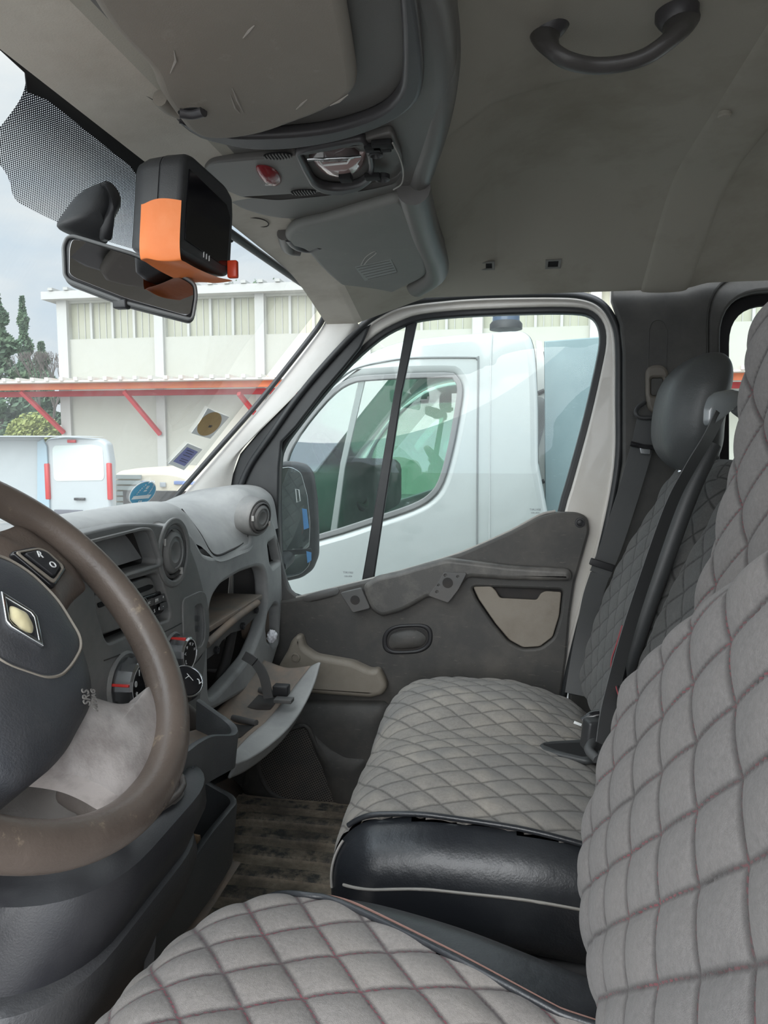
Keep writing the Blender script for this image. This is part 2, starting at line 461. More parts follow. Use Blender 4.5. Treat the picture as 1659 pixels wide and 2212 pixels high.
def glass(name, tint=(1, 1, 1), refl=.06, haze=0.0, hcol=(.8, .85, .85), rough=.0):
    m, t, b = newmat(name); t.nodes.remove(b)
    out = t.nodes['Material Output']; tr = N_(t, 'ShaderNodeBsdfTransparent'); tr.inputs[0].default_value = (*tint, 1)
    gl = N_(t, 'ShaderNodeBsdfGlossy'); gl.inputs['Roughness'].default_value = rough
    fr = N_(t, 'ShaderNodeFresnel'); fr.inputs[0].default_value = 1.3
    ml = N_(t, 'ShaderNodeMath', operation='MULTIPLY_ADD'); ml.inputs[1].default_value = .7; ml.inputs[2].default_value = refl*.3
    t.links.new(fr.outputs[0], ml.inputs[0])
    geo = N_(t, 'ShaderNodeNewGeometry'); inv = N_(t, 'ShaderNodeMath', operation='SUBTRACT'); inv.inputs[0].default_value = 1.0; t.links.new(geo.outputs['Backfacing'], inv.inputs[1])
    m3 = N_(t, 'ShaderNodeMath', operation='MULTIPLY'); t.links.new(ml.outputs[0], m3.inputs[0]); t.links.new(inv.outputs[0], m3.inputs[1]); ml = m3
    mx = N_(t, 'ShaderNodeMixShader'); t.links.new(ml.outputs[0], mx.inputs[0]); t.links.new(tr.outputs[0], mx.inputs[1]); t.links.new(gl.outputs[0], mx.inputs[2])
    last = mx.outputs[0]
    if haze:
        df = N_(t, 'ShaderNodeBsdfDiffuse'); df.inputs[0].default_value = (*hcol, 1); tl = N_(t, 'ShaderNodeBsdfTranslucent'); tl.inputs[0].default_value = (*hcol, 1)
        ad = N_(t, 'ShaderNodeMixShader'); ad.inputs[0].default_value = .6; t.links.new(df.outputs[0], ad.inputs[1]); t.links.new(tl.outputs[0], ad.inputs[2])
        tcn = N_(t, 'ShaderNodeTexCoord'); mpn = N_(t, 'ShaderNodeMapping'); mpn.inputs['Scale'].default_value = (3, 16, 3); mpn.inputs['Rotation'].default_value = (.5, .3, .8)
        t.links.new(tcn.outputs['Object'], mpn.inputs[0]); n = noise_n(t, 3, 9, .75, mpn.outputs[0])
        r = ramp(t, n.outputs['Fac'], .45, .8, (haze*.35,)*3 + (1,), (haze,)*3 + (1,))
        m2 = N_(t, 'ShaderNodeMixShader'); t.links.new(r.outputs[0], m2.inputs[0]); t.links.new(last, m2.inputs[1]); t.links.new(ad.outputs[0], m2.inputs[2]); last = m2.outputs[0]
    t.links.new(last, out.inputs[0]); return m
def hexc(r, g, b):
    f = lambda x: (x/255/12.92 if x/255 <= .04045 else ((x/255+.055)/1.055)**2.4)
    return (f(r), f(g), f(b))

DUST = hexc(150, 138, 125)
M = {}
M['headliner'] = plastic('headliner', (.40, .38, .33), .95, (.17, .14, .10), .6, 3.0, bump=.4, bscale=500, spec=.1, dlo=.5, dhi=.8)
M['header'] = plastic('header', (.58, .54, .48), .9, (.25, .21, .16), .5, 5, bump=.4, bscale=500, spec=.15)
M['console'] = plastic('console', (.13, .125, .12), .42, (.2, .18, .16), .25, 4, bump=.25, bscale=900)
M['console_dk'] = plastic('console_dk', (.055, .052, .055), .38, bump=.2, bscale=900)
M['visor'] = plastic('visor', (.24, .215, .185), .62, (.34, .31, .27), .35, 7, bump=.3, bscale=700, scratch=.35)
M['visor2'] = plastic('visor2', (.20, .20, .19), .62, (.34, .32, .30), .25, 7, bump=.3, bscale=700, scratch=.2)
M['dash'] = plastic('dash', (.24, .245, .245), .6, hexc(180, 180, 178), .7, 5, dlo=.35, dhi=.7, bump=.5, bscale=750, bump2=0, spec=.5)
M['dash_dk'] = plastic('dash_dk', (.09, .09, .09), .5, hexc(120, 108, 98), .3, 7, bump=.5, bscale=750)
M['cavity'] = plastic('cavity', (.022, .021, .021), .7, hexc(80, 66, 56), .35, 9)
M['dusty'] = plastic('dusty', (.16, .145, .13), .75, hexc(160, 135, 115), .7, 10, bump=.4, bscale=600, dlo=.35, dhi=.7)
M['stack'] = plastic('stack', (.16, .162, .16), .55, hexc(150, 146, 142), .6, 8, bump=.5, bscale=900)
M['trim_dk'] = plastic('trim_dk', (.055, .054, .052), .55, hexc(125, 118, 110), .32, 6, bump=.6, bscale=700, scratch=.35)
M['trim_bg'] = plastic('trim_bg', (.25, .222, .185), .55, (.14, .11, .08), .5, 10, bump=.5, bscale=700, scratch=.2)
M['pillar'] = plastic('pillar', (.36, .35, .33), .6, (.28, .26, .23), .5, 6, bump=.5, bscale=600)
M['bpillar'] = plastic('bpillar', (.038, .038, .036), .55, (.2, .19, .17), .3, 4, bump=.4, bscale=700)
M['seal'] = plastic('seal', (.016, .018, .020), .45, (.08, .08, .08), .2, 9)
M['white_paint'] = plastic('white_paint', (.66, .64, .60), .35, (.45, .40, .33), .35, 4, coat=.3)
M['black_gl'] = plastic('black_gl', (.012, .012, .014), .16, (.2, .18, .16), .08, 10)
M['black_mt'] = plastic('black_mt', (.02, .02, .022), .5)
M['void'] = plastic('void', (.006, .006, .007), .8)
M['chrome'] = plastic('chrome', (.62, .64, .66), .22, metal=1)
M['red'] = plastic('red', (.55, .035, .03), .35)
M['redbtn'] = plastic('redbtn', (.22, .012, .018), .25, coat=.5)
M['whitemark'] = plastic('whitemark', (.75, .75, .74), .5)
M['leather'] = plastic('leather', (.018, .020, .024), .34, (.09, .095, .10), .35, 5, bump=.5, bscale=320, bump2=.5, b2scale=14, spec=.6)
M['leather_gr'] = plastic('leather_gr', (.075, .080, .082), .42, (.05, .05, .05), .3, 5, bump=.5, bscale=500, bump2=.3)
M['strip'] = plastic('strip', (.045, .048, .050), .45, bump=.4, bscale=500)
M['belt'] = plastic('belt', (.075, .078, .08), .55, (.1, .1, .1), .3, 4, bump=.6, bscale=900)
M['thread'] = plastic('thread', (.40, .23, .19), .8)
M['thread_w'] = plastic('thread_w', (.38, .36, .33), .8)
M['orange'] = plastic('orange', (.80, .21, .05), .55, (.9, .34, .14), .4, 14, bump2=.5, b2scale=25)
M['mirror'] = plastic('mirror', (.30, .30, .31), .02, metal=1)
M['mirror_ext'] = plastic('mirror_ext', (.80, .84, .84), .02, metal=1)
M['screen'] = plastic('screen', (.004, .004, .006), .12)
M['housing'] = plastic('housing', (.028, .029, .031), .45, (.1, .1, .1), .2, 8, bump=.3)
M['boot'] = plastic('boot', (.075, .064, .058), .5, (.16, .14, .125), .5, 7, bump=.6, bscale=420, bump2=.6, b2scale=18)
M['tunnel'] = plastic('tunnel', (.055, .055, .058), .42, (.15, .145, .14), .6, 5, bump=.9, bscale=420)
M['tray'] = plastic('tray', (.05, .054, .058), .42, (.12, .12, .12), .35, 6, bump=.8, bscale=520)
M['paper'] = plastic('paper', (.8, .8, .84), .8)
M['blue'] = plastic('blue', hexc(75, 155, 190), .6)
M['violet'] = plastic('violet', hexc(125, 130, 185), .6)
M['tan'] = plastic('tan', hexc(178, 148, 95), .6, hexc(150, 120, 70), .5, 30)
M['whitepaper'] = plastic('whitepaper', (.78, .80, .80), .7)
M['ink'] = plastic('ink', (.10, .10, .12), .7)
M['yellowed'] = plastic('yellowed', (.70, .62, .38), .45, (.4, .33, .2), .4, 60)
M['scuff'] = plastic('scuff_pale', (.34, .31, .28), .7)

# steering wheel: worn brown-grey skin with pale scuffs on the outside
def wheel_mat():
    m, t, b = newmat('wheel_skin')
    tcn = N_(t, 'ShaderNodeTexCoord'); vec = tcn.outputs['Object']
    n1 = noise_n(t, 9, 5, .6, vec); c = mixc(t, n1.outputs['Fac'], (.045, .034, .028, 1), (.165, .13, .108, 1))
    n2 = noise_n(t, 34, 9, .75, vec); r2 = ramp(t, n2.outputs['Fac'], .60, .68, (0, 0, 0, 1), (.6, .6, .6, 1)); c = mixc(t, r2.outputs[0], c, (.30, .24, .17, 1))
    t.links.new(c, b.inputs['Base Color'])
    rr = ramp(t, n1.outputs['Fac'], .3, .7, (.24, .24, .24, 1), (.42, .42, .42, 1)); t.links.new(rr.outputs[0], b.inputs['Roughness'])
    bp = N_(t, 'ShaderNodeBump'); bp.inputs['Strength'].default_value = .35; bp.inputs['Distance'].default_value = .001
    n3 = noise_n(t, 260, 4, .6, vec); t.links.new(n3.outputs['Fac'], bp.inputs['Height']); t.links.new(bp.outputs[0], b.inputs['Normal'])
    return m
M['wheel'] = wheel_mat()
M['spoke'] = plastic('spoke', (.46, .42, .40), .36, (.13, .105, .095), .6, 30, bump=.6, bscale=420, spec=.6, dlo=.42, dhi=.70)
M['hub'] = plastic('hub', (.042, .044, .050), .48, (.12, .11, .105), .4, 7, bump=.9, bscale=520)

M['fab_drv2'] = fabric('fabric_driver_back', (.095, .09, .088), (.235, .224, .22), .096, .070, stitch_shade=(.035, .03, .03), red=(.30, .05, .07), red_amt=.55, dirt=(.20, .185, .175), dirt_amt=.4)
LA, LB = .076, .098         # seat quilting lattice in metres
M['fab_drv'] = fabric('fabric_driver', (.135, .124, .117), (.33, .308, .292), .086, .062, stitch_shade=(.05, .04, .045), red=(.32, .05, .08), red_amt=.5, dirt=(.26, .235, .21), dirt_amt=.45)
M['fab_bench'] = fabric('fabric_bench', (.15, .139, .128), (.34, .315, .288), .081, .058, stitch_shade=(.055, .05, .048), dirt=(.40, .36, .31), dirt_amt=.75, stain=(.19, .185, .18), dark_amt=.85)
M['fab_back'] = fabric('fabric_bench_back', (.06, .062, .062), (.15, .152, .15), .085, .062, stitch_shade=(.03, .03, .03), dirt=(.18, .17, .16), dirt_amt=.3)
def lat(A, B, La, Lb):
    """cloth coordinates in which the diamond with edge vectors A and B becomes the La x Lb lattice"""
    d = A[0]*B[1] - A[1]*B[0]
    def f(x, y):
        f1 = (x*B[1] - y*B[0])/d; f2 = (A[0]*y - A[1]*x)/d
        return La*(f1 + f2)/2, Lb*(f1 - f2)/2
    return f
def q_fn(La, Lb, amp, mask=None):
    def q(ua, ub, n=None):
        a = ua/La + ub/Lb; b = ua/La - ub/Lb
        h = (abs(math.sin(math.pi*a)) * abs(math.sin(math.pi*b))) ** .42
        return amp * h * (mask(ua, ub, n) if mask else 1)
    return q

# ================================================================== THE CAB SHELL
CEIL_TOP = [(-.45, .352), (-.40, .361), (-.34, .366), (-.20, .372), (-.10, .42), (-.03, .468), (.05, .488), (.12, .495), (1.6, .495)]
def interp(tab, x):
    if x <= tab[0][0]: return tab[0][1]
    for (a, b), (c, d) in zip(tab, tab[1:]):
        if x <= c: return lerp(b, d, (x-a)/(c-a))
    return tab[-1][1]
def ceil_edge(X): return .352 if X > -.2 else .352 - .056 * min(1, (-.2 - X)/.17)
def zc(X, Y):
    t = min(1, max(0, (Y - 1.36) / .40)); wv = (t**2.0)*.62 + .38*sstep(.15, 1, t)
    z = lerp(interp(CEIL_TOP, X), ceil_edge(X), min(1, wv))
    z -= .007 * sstep(1.052, 1.034, Y) * sstep(.20, .13, X)           # pressed step in the headlining
    z += .010 * math.exp(-((X-.06)/.14)**2 - ((Y-1.27)/.14)**2)
    z -= .010 * math.exp(-((X-.12)/.07)**2 - ((Y-1.55)/.10)**2)
    if X > .385: z += .012 * sstep(.385, .45, X)
    return z
Y0, Y1 = -.10, 1.765
def cg(x0, x1):
    return lambda s, t: (lerp(x0, x1, s), lerp(Y0, Y1, t), zc(lerp(x0, x1, s), lerp(Y0, Y1, t)))
tag(grid('ceiling', cg(-.355, .302), 120, 220, M['headliner']), kind='structure')
tag(grid('ceiling', cg(.308, 1.5), 80, 120, M['headliner']), kind='structure')
tag(grid('trim_1', cg(-.445, -.355), 24, 160, M['header']), kind='structure')
# roof rib behind the front seats
rib = lambda s, t: (lerp(.296, .40, s), lerp(Y0, Y1, t), zc(lerp(.296, .40, s), lerp(Y0, Y1, t)) - .007 * math.sin(math.pi*min(1, max(0, s)))**.35)
tag(grid('trim_2', rib, 24, 120, M['headliner']), kind='structure')
for u, v in ((1565, 249), (1470, 396)):
    p = P(u, v, Z=.46); zz = zc(p.x, p.y) - .0085; p = P(u, v, Z=zz)
    lathe('trim_clip', ZF(p.z), [(.010, -.004), (.010, .001), (.008, .003), (.001, .0035)], M['headliner'], c=(p.x, -p.y), seg=24)

for i, o in enumerate([o for o in COL.objects if o.name.startswith('trim_clip')]):
    tag(o, ['round fabric-coloured clip on the roof rib, nearer the camera', 'round fabric-coloured clip on the roof rib, nearer the passenger door'][i], 'clip')

# windscreen
WS = Fr((-.448, 0, .354), (0, 1, 0), (.43, 0, .505))
gq = [(-.15, .03), (1.80, .03), (1.80, -1.15), (-.15, -1.15)]
wsg = plate('window_1', WS, gq, .005, glass('windscreen_glass', (.84, .855, .85), .03, haze=.06, hcol=(.9, .92, .92)), px=False, bevel=.001, h=-.012); tag(wsg, kind='structure')
fr_out = [(-260, -170), (0, 56), (300, 338), (500, 498), (520, 512), (505, 528), (430, 490), (330, 425), (288, 365), (110, 222), (66, 205), (62, 165), (0, 108), (-150, -20)]
tag(plate('trim_3', WS, fr_out, .002, M['void'], bevel=.0005, h=-.004), kind='structure')
seal_px = [(480, 492), (560, 548), (640, 604), (688, 638), (702, 662), (698, 692), (660, 745), (560, 870), (460, 984), (365, 1092), (320, 1142)]
tag(tube('trim_4', cat([WS.at(*WS.px(u, v), -.002) for u, v in seal_px], 6), .0075, M['seal'], seg=8), kind='structure')
# dotted band
def dot_mat():
    m, t, b = newmat('dot_band'); t.nodes.remove(b); out = t.nodes['Material Output']
    uv = N_(t, 'ShaderNodeUVMap'); s = N_(t, 'ShaderNodeSeparateXYZ'); t.links.new(uv.outputs[0], s.inputs[0])
    def mth(op, a, b_=None):
        n = N_(t, 'ShaderNodeMath', operation=op)
        for i, x in enumerate((a, b_)):
            if x is None: continue
            if isinstance(x, (int, float)): n.inputs[i].default_value = x
            else: t.links.new(x, n.inputs[i])
        return n.outputs[0]
    K = 420.0
    a = mth('MULTIPLY', mth('ADD', s.outputs[0], s.outputs[1]), K*.707); c = mth('MULTIPLY', mth('SUBTRACT', s.outputs[0], s.outputs[1]), K*.707)
    fa = mth('SUBTRACT', mth('FRACT', a), .5); fc = mth('SUBTRACT', mth('FRACT', c), .5)
    r = mth('SQRT', mth('ADD', mth('MULTIPLY', fa, fa), mth('MULTIPLY', fc, fc)))
    mrn = N_(t, 'ShaderNodeMapRange'); mrn.inputs['From Min'].default_value = -.20; mrn.inputs['From Max'].default_value = -.03
    mrn.inputs['To Min'].default_value = .27; mrn.inputs['To Max'].default_value = .52; t.links.new(s.outputs[1], mrn.inputs['Value'])
    f = mth('LESS_THAN', r, mrn.outputs[0])
    tr = N_(t, 'ShaderNodeBsdfTransparent'); df = N_(t, 'ShaderNodeBsdfDiffuse'); df.inputs[0].default_value = (.03, .035, .045, 1)
    mx = N_(t, 'ShaderNodeMixShader'); t.links.new(f, mx.inputs[0]); t.links.new(tr.outputs[0], mx.inputs[1]); t.links.new(df.outputs[0], mx.inputs[2]); t.links.new(mx.outputs[0], out.inputs[0])
    return m
dots_px = [(70, 150), (62, 210), (32, 255), (-5, 300), (-5, 345), (28, 390), (38, 440), (95, 470), (160, 500), (240, 528), (318, 551), (345, 545), (430, 560), (500, 540), (505, 500), (330, 400), (280, 345), (120, 200)]
fq = rnd(pxs(WS, dots_px), .012)
me = bpy.data.meshes.new('dots'); bm = bmesh.new()
vv = [bm.verts.new(WS.at(p.x, p.y, -.006)) for p in fq]; bm.faces.new(vv); ul = bm.loops.layers.uv.new('UVMap')
for f_ in bm.faces:
    for l_ in f_.loops: i_ = vv.index(l_.vert); l_[ul].uv = (fq[i_].x, fq[i_].y)
bmesh.ops.triangulate(bm, faces=bm.faces); bm.to_mesh(me); bm.free()
o = link('trim_5', me, dot_mat(), None, False); tag(o, kind='structure')

# windscreen pillar trim
pA = [(703, 650), (701, 690), (664, 746), (562, 874), (463, 988), (368, 1096), (322, 1150)]
pB = [(778, 706), (744, 738), (702, 783), (630, 860), (562, 930), (512, 992), (490, 1110)]
lA = [WS.at(*WS.px(u, v), .004) for u, v in pA]; lB = [P(u, v, Y=1.795) for u, v in pB]
lM1 = [a.lerp(b, .35) + V(.010, -.010, .004) for a, b in zip(lA, lB)]; lM2 = [a.lerp(b, .75) + V(.010, -.012, .0) for a, b in zip(lA, lB)]
pf = patch([lA, lM1, lM2, lB])
tag(grid('wall_front', pf, 24, 60, M['pillar']), kind='structure')

# ---- passenger door (door_1)
door = empty('door_1', (-.1, 1.85, -.9), kind='structure')
FD = YF(1.83)
seal_path = [(1212, 1560), (1218, 1500), (1252, 1352), (1300, 1182), (1334, 1010), (1337, 860), (1336, 742), (1325, 692), (1300, 657), (1262, 640), (1200, 635), (1050, 637), (950, 644), (868, 656), (815, 680), (770, 715), (700, 790), (640, 862), (585, 940), (540, 1005), (516, 1062), (508, 1110), (504, 1180)]
tube('door_seal', cat([P(u, v, Y=1.80) for u, v in seal_path], 6), .0085, M['seal'], door, seg=12)
opening = [(645, 1289), (620, 1268), (608, 1220), (603, 1120), (604, 1010), (613, 968), (642, 925), (700, 852), (760, 785), (820, 733), (868, 706), (910, 692), (1000, 683), (1150, 677), (1240, 677), (1275, 684), (1292, 704), (1296, 740), (1285, 800), (1262, 900), (1235, 1000), (1213, 1075), (1190, 1135), (1100, 1200), (900, 1270), (760, 1300)]
fr_outer = [(1205, 1700), (1218, 1500), (1252, 1352), (1300, 1182), (1334, 1010), (1337, 860), (1336, 742), (1325, 692), (1300, 657), (1262, 640), (1200, 635), (1050, 637), (950, 644), (868, 656), (815, 680), (770, 715), (700, 790), (640, 862), (585, 940), (540, 1005), (510, 1080), (500, 1180), (490, 1500), (600, 1700)]
def expand(pts, k):
    c = Vector((sum(p[0] for p in pts)/len(pts), sum(p[1] for p in pts)/len(pts))); out = []
    for i, p in enumerate(pts):
        a, b = Vector(pts[i-1]), Vector(pts[(i+1) % len(pts)]); t = (b - a).normalized(); nn = Vector((t.y, -t.x))
        if (Vector(p) - c).dot(nn) < 0: nn = -nn
        out.append(tuple(Vector(p) + nn*k))
    return out
plate('door_frame', YF(1.825), [fr_outer, expand(opening, 15)], .03, M['white_paint'], door, bevel=.005, sm=3)
plate('frame_step', YF(1.820), [fr_outer, expand(fr_outer, -13)], .012, M['white_paint'], door, bevel=.003, sm=3)
plate('glass_channel', YF(1.838), [expand(opening, 17), opening], .03, M['seal'], door, bevel=.005, sm=3)
gl = plate('door_glass', YF(1.862), expand(opening, 8), .004, glass('door_glass', (.865, .90, .89), .06, haze=.05), door, bevel=.001, sm=3)
plate('window_divider', YF(1.852), [(879, 690), (902, 690), (868, 850), (833, 1080), (806, 1262), (780, 1262), (803, 1130), (842, 900)], .012, M['seal'], door, bevel=.003, sm=0)
plate('pillar_seal_shade', YF(1.806), [(772, 712), (742, 740), (700, 785), (628, 862), (560, 930), (518, 980), (496, 1040), (488, 1110), (500, 1180), (600, 1180), (602, 1010), (608, 955), (640, 922), (697, 848), (742, 796), (778, 752), (800, 700)], .014, M['seal'], door, bevel=.005)  # black sheet: rubber seal plus the frame's shade put into its colour
# corner panel in front of the quarter glass
plate('corner_panel', YF(1.812), [(506, 1085), (545, 1010), (588, 955), (604, 950), (606, 985), (602, 1100), (606, 1210), (622, 1272), (645, 1292), (600, 1320), (500, 1320)], .02, M['dash_dk'], door, bevel=.005, rr=.01)
# trim panel
panel = [(560, 1300), (620, 1296), (650, 1291), (740, 1266), (830, 1245), (1000, 1194), (1100, 1150), (1165, 1116), (1205, 1106), (1250, 1108), (1270, 1118), (1275, 1146), (1262, 1192), (1242, 1262), (1232, 1330), (1225, 1420), (1213, 1500), (1195, 1790), (560, 1790), (470, 1700), (470, 1560), (480, 1400)]
pocket = [(1019, 1268), (1216, 1275), (1210, 1330), (1196, 1378), (1168, 1400), (1128, 1402), (1098, 1386), (1068, 1350), (1030, 1295)]
plate('trim_panel', YF(1.800), [panel, pocket], .028, M['trim_dk'], door, bevel=.007, rr=.012)
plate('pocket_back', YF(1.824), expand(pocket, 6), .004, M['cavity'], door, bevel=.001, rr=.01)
pf_px = [(1022, 1268), (1060, 1266), (1071, 1276), (1080, 1292), (1160, 1296), (1168, 1282), (1178, 1277), (1213, 1279), (1208, 1330), (1194, 1376), (1166, 1397), (1130, 1399), (1101, 1383), (1071, 1348), (1034, 1294)]
plate('pocket_front', YF(1.802), pf_px, .006, M['trim_bg'], door, bevel=.0025, rr=.006)
# raised band and armrest hollow
plate('armrest_base', YF(1.772), [(783, 1266), (812, 1246), (860, 1236), (920, 1218), (965, 1206), (1020, 1212), (1100, 1222), (1232, 1230), (1236, 1256), (1100, 1254), (1010, 1248), (985, 1282), (962, 1300), (925, 1290), (900, 1305), (868, 1322), (825, 1334), (803, 1322), (790, 1296)], .03, plastic('armrest_worn', (.075, .073, .070), .45, hexc(150, 145, 138), .5, 9, bump=.4, bscale=500), door, bevel=.012, rr=.012, res=5)
def mount(px, holes, name='mount_plate'):
    fr = YF(1.767)
    ols = [px] ; q = [rnd(pxs(fr, px), .006)]
    for (u, v, r) in holes:
        c = fr.px(u, v); q.append([c + Vector((math.cos(k*math.pi/8)*r, math.sin(k*math.pi/8)*r)) for k in range(16)])
    return link(name, curve_mesh(fr, q, .012, .0015), M['dash_dk'], door)
mount([(959, 1236), (1009, 1238), (990, 1275), (968, 1303), (924, 1287), (944, 1262)], [(967, 1259, .012), (962, 1243, .0035), (944, 1279, .0035), (947, 1264, .003), (989, 1246, .003)])
mount([(734, 1281), (780, 1270), (800, 1314), (762, 1324)], [(767, 1296, .010)])
for u, v, r in ((967, 1259, .013), (767, 1296, .012)):
    c = YF(1.768).px(u, v); lathe('hole_cup', YF(1.766), [(r, 0), (r, -.004), (r*.4, -.006)], M['cavity'], door, c=(c.x, c.y), seg=20)
# opener recess
fo = YF(1.797); oc = [(880 + 55*math.copysign(abs(math.cos(t))**.62, math.cos(t)) , 1381 + 33*math.copysign(abs(math.sin(t))**.8, math.sin(t)) - 6*math.cos(t)) for t in [2*math.pi*k/40 for k in range(40)]]
ic = [(880 + (p[0]-880)*.80, 1381 + (p[1]-1381)*.74) for p in oc]
plate('opener_surround', fo, [oc, ic], .012, M['black_mt'], door, bevel=.005)
plate('opener_recess', YF(1.799), ic, .003, M['cavity'], door, bevel=.0005)
pillow('opener_lever', YF(1.797), [(840, 1385), (850, 1368), (888, 1360), (912, 1368), (920, 1382), (905, 1398), (870, 1402), (845, 1400)], .008, M['trim_dk'], door, sm=3, rings=6)
# beige grab shell
plate('storage_shell', YF(1.765), [(640, 1373), (650, 1375), (657, 1400), (682, 1417), (762, 1431), (800, 1449), (818, 1446), (830, 1468), (836, 1486), (826, 1503), (800, 1510), (626, 1497), (590, 1490), (600, 1440), (620, 1405), (627, 1385)], .04, M['trim_bg'], door, bevel=.014, rr=.010, res=5)
c = YF(1.764).px(638, 1420); lathe('screw_cup', YF(1.764), [(.013, -.002), (.013, .003), (.009, .004), (.008, -.0), (.001, -.001)], M['trim_bg'], door, c=(c.x, c.y), seg=24)
c = YF(1.80).px(1253, 1129); lathe('panel_screw', YF(1.800), [(.013, -.002), (.012, .002), (.008, .0025), (.0065, .0005), (.001, .0018)], M['black_mt'], door, c=(c.x, c.y), seg=24)
# lower door part, bottle pocket and loudspeaker
pillow('lower_panel', YF(1.797), [(600, 1512), (840, 1514), (850, 1790), (560, 1790), (520, 1700), (560, 1560)], .022, M['trim_dk'], door, p=7, rr=.02, rings=12)
pillow('bottle_pocket', YF(1.776), [(662, 1588), (676, 1582), (700, 1605), (716, 1618), (745, 1635), (790, 1640), (790, 1780), (735, 1780), (690, 1650)], .012, M['trim_dk'], door, p=3, rr=.01)
gp = [(561, 1645), (582, 1612), (612, 1588), (650, 1573), (662, 1578), (672, 1600), (724, 1722), (718, 1734), (660, 1733), (612, 1724), (578, 1700)]
plate('speaker_surround', YF(1.768), [expand(gp, 9), gp], .014, M['trim_dk'], door, bevel=.004, sm=3)
def grille_mat():
    m = plastic('speaker_mesh', (.10, .095, .09), .6, hexc(150, 130, 115), .45, 9)
    t = m.node_tree; b = t.nodes['Principled BSDF']; v = N_(t, 'ShaderNodeTexVoronoi'); v.inputs['Scale'].default_value = 170; v.inputs['Randomness'].default_value = 0
    tcn = N_(t, 'ShaderNodeTexCoord'); mpn = N_(t, 'ShaderNodeMapping'); mpn.inputs['Rotation'].default_value = (0, .5, 0); mpn.inputs['Scale'].default_value = (1, .01, 1)
    t.links.new(tcn.outputs['Object'], mpn.inputs[0]); t.links.new(mpn.outputs[0], v.inputs['Vector'])
    r = ramp(t, v.outputs['Distance'], .30, .42); old = b.inputs['Base Color'].links[0].from_socket
    t.links.new(mixc(t, r.outputs[0], (.012, .011, .010, 1), old), b.inputs['Base Color']); return m
plate('speaker_grille', YF(1.772), gp, .004, grille_mat(), door, bevel=.001, sm=3)
pillow('tweeter_vent', YF(1.797), [(655, 1290), (690, 1278), (725, 1271), (732, 1277), (722, 1287), (680, 1298), (660, 1299)], .004, M['dash_dk'], door, sm=3, rings=4)
tube('window_sill_seal', cat([P(u, v, Y=1.812) for u, v in [(640, 1291), (700, 1276), (780, 1256), (830, 1243), (920, 1218), (1000, 1192), (1100, 1148), (1165, 1113), (1200, 1104)]], 4), .0035, M['pillar'], door, seg=8)
ink = M['ink']
gm = merge_me([textm('SEKURIT', YF(1.857), *YF(1.857).px(752, 1237), .0075, mirror=True), textm('43R-001', YF(1.857), *YF(1.857).px(752, 1245), .0065, mirror=True)])
link('glass_marking', gm, ink, door, False)
gm = merge_me([textm('SEKURIT', YF(1.857), *YF(1.857).px(1156, 1101), .0075, mirror=True), textm('43R-001', YF(1.857), *YF(1.857).px(1156, 1108), .0065, mirror=True)])
link('glass_marking', gm, ink, door, False)

# ---- right side wall with the rear window
FW = YF(1.778)
wpx = [(1322, 648), (1340, 700), (1346, 760), (1346, 1000), (1314, 1190), (1264, 1360), (1230, 1500), (1222, 1700)]
wl = pxs(FW, wpx); wl = wl + [Vector((wl[-1].x, -.95)), Vector((1.5, -.95)), Vector((1.5, .50)), Vector((wl[0].x, .50))]
wh = rnd(pxs(FW, [(1531, 1150), (1531, 590), (2500, 560), (2500, 1150)]), .11, 8)
o = link('wall_right', curve_mesh(FW, [wl, wh], .03, .006), M['bpillar']); tag(o, kind='structure')
def ring_rect(name, k0, k1, Y, th, mat, rad0, rad1, bev=.004):
    f = YF(Y); a = rnd(pxs(f, [(1531+k0, 1150), (1531+k0, 590+k0), (2500, 560+k0), (2500, 1150)]), rad0, 8); b = rnd(pxs(f, [(1531+k1, 1140), (1531+k1, 590+k1*1.6), (2490, 560+k1*1.6), (2490, 1140)]), rad1, 8)
    return link(name, curve_mesh(f, [a, b], th, bev), mat)
tag(ring_rect('trim_6', -2, 26, 1.79, .05, M['bpillar'], .11, .10, .008), kind='structure')
tag(ring_rect('trim_7', 14, 45, 1.835, .02, M['void'], .10, .085), kind='structure')
f = YF(1.85); o = link('window_2', curve_mesh(f, [rnd(pxs(f, [(1560, 1150), (1560, 600), (2500, 570), (2500, 1150)]), .08)], .004, .001), glass('rear_glass', (.865, .90, .89), .06)); tag(o, kind='structure')
# pressed slot of the belt height adjuster
sl = [(1400, 868), (1404, 712), (1410, 696), (1422, 691), (1434, 697), (1440, 712), (1436, 868)]
tag(plate('trim_8', YF(1.777), [expand(sl, 3), sl], .006, M['bpillar'], bevel=.002, rr=.006), kind='structure')

# ---- floor, bulkhead, rear and driver side walls
tag(bevbox('floor', (.25, .85, -.975), 1.25, .96, .02, M['dusty'], bev=0), kind='structure')
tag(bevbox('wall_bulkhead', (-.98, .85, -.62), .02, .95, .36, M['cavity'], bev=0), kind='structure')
tag(bevbox('wall_rear', (1.52, .85, -.22), .02, .95, .74, M['headliner'], bev=0), kind='structure')
tag(bevbox('wall_left', (1.0, -.115, -.22), .50, .015, .73, M['headliner'], bev=0), kind='structure')
tag(bevbox('wall_footwell', (-.84, 1.868, -.55), .22, .012, .42, M['cavity'], bev=0), kind='structure')
grid_toe = lambda s, t: (lerp(-.98, -.70, s), lerp(.72, 1.80, t), lerp(-.62, -.952, s**.8))
tag(grid('trim_9', grid_toe, 10, 10, M['dusty'], thick=.01), kind='structure')

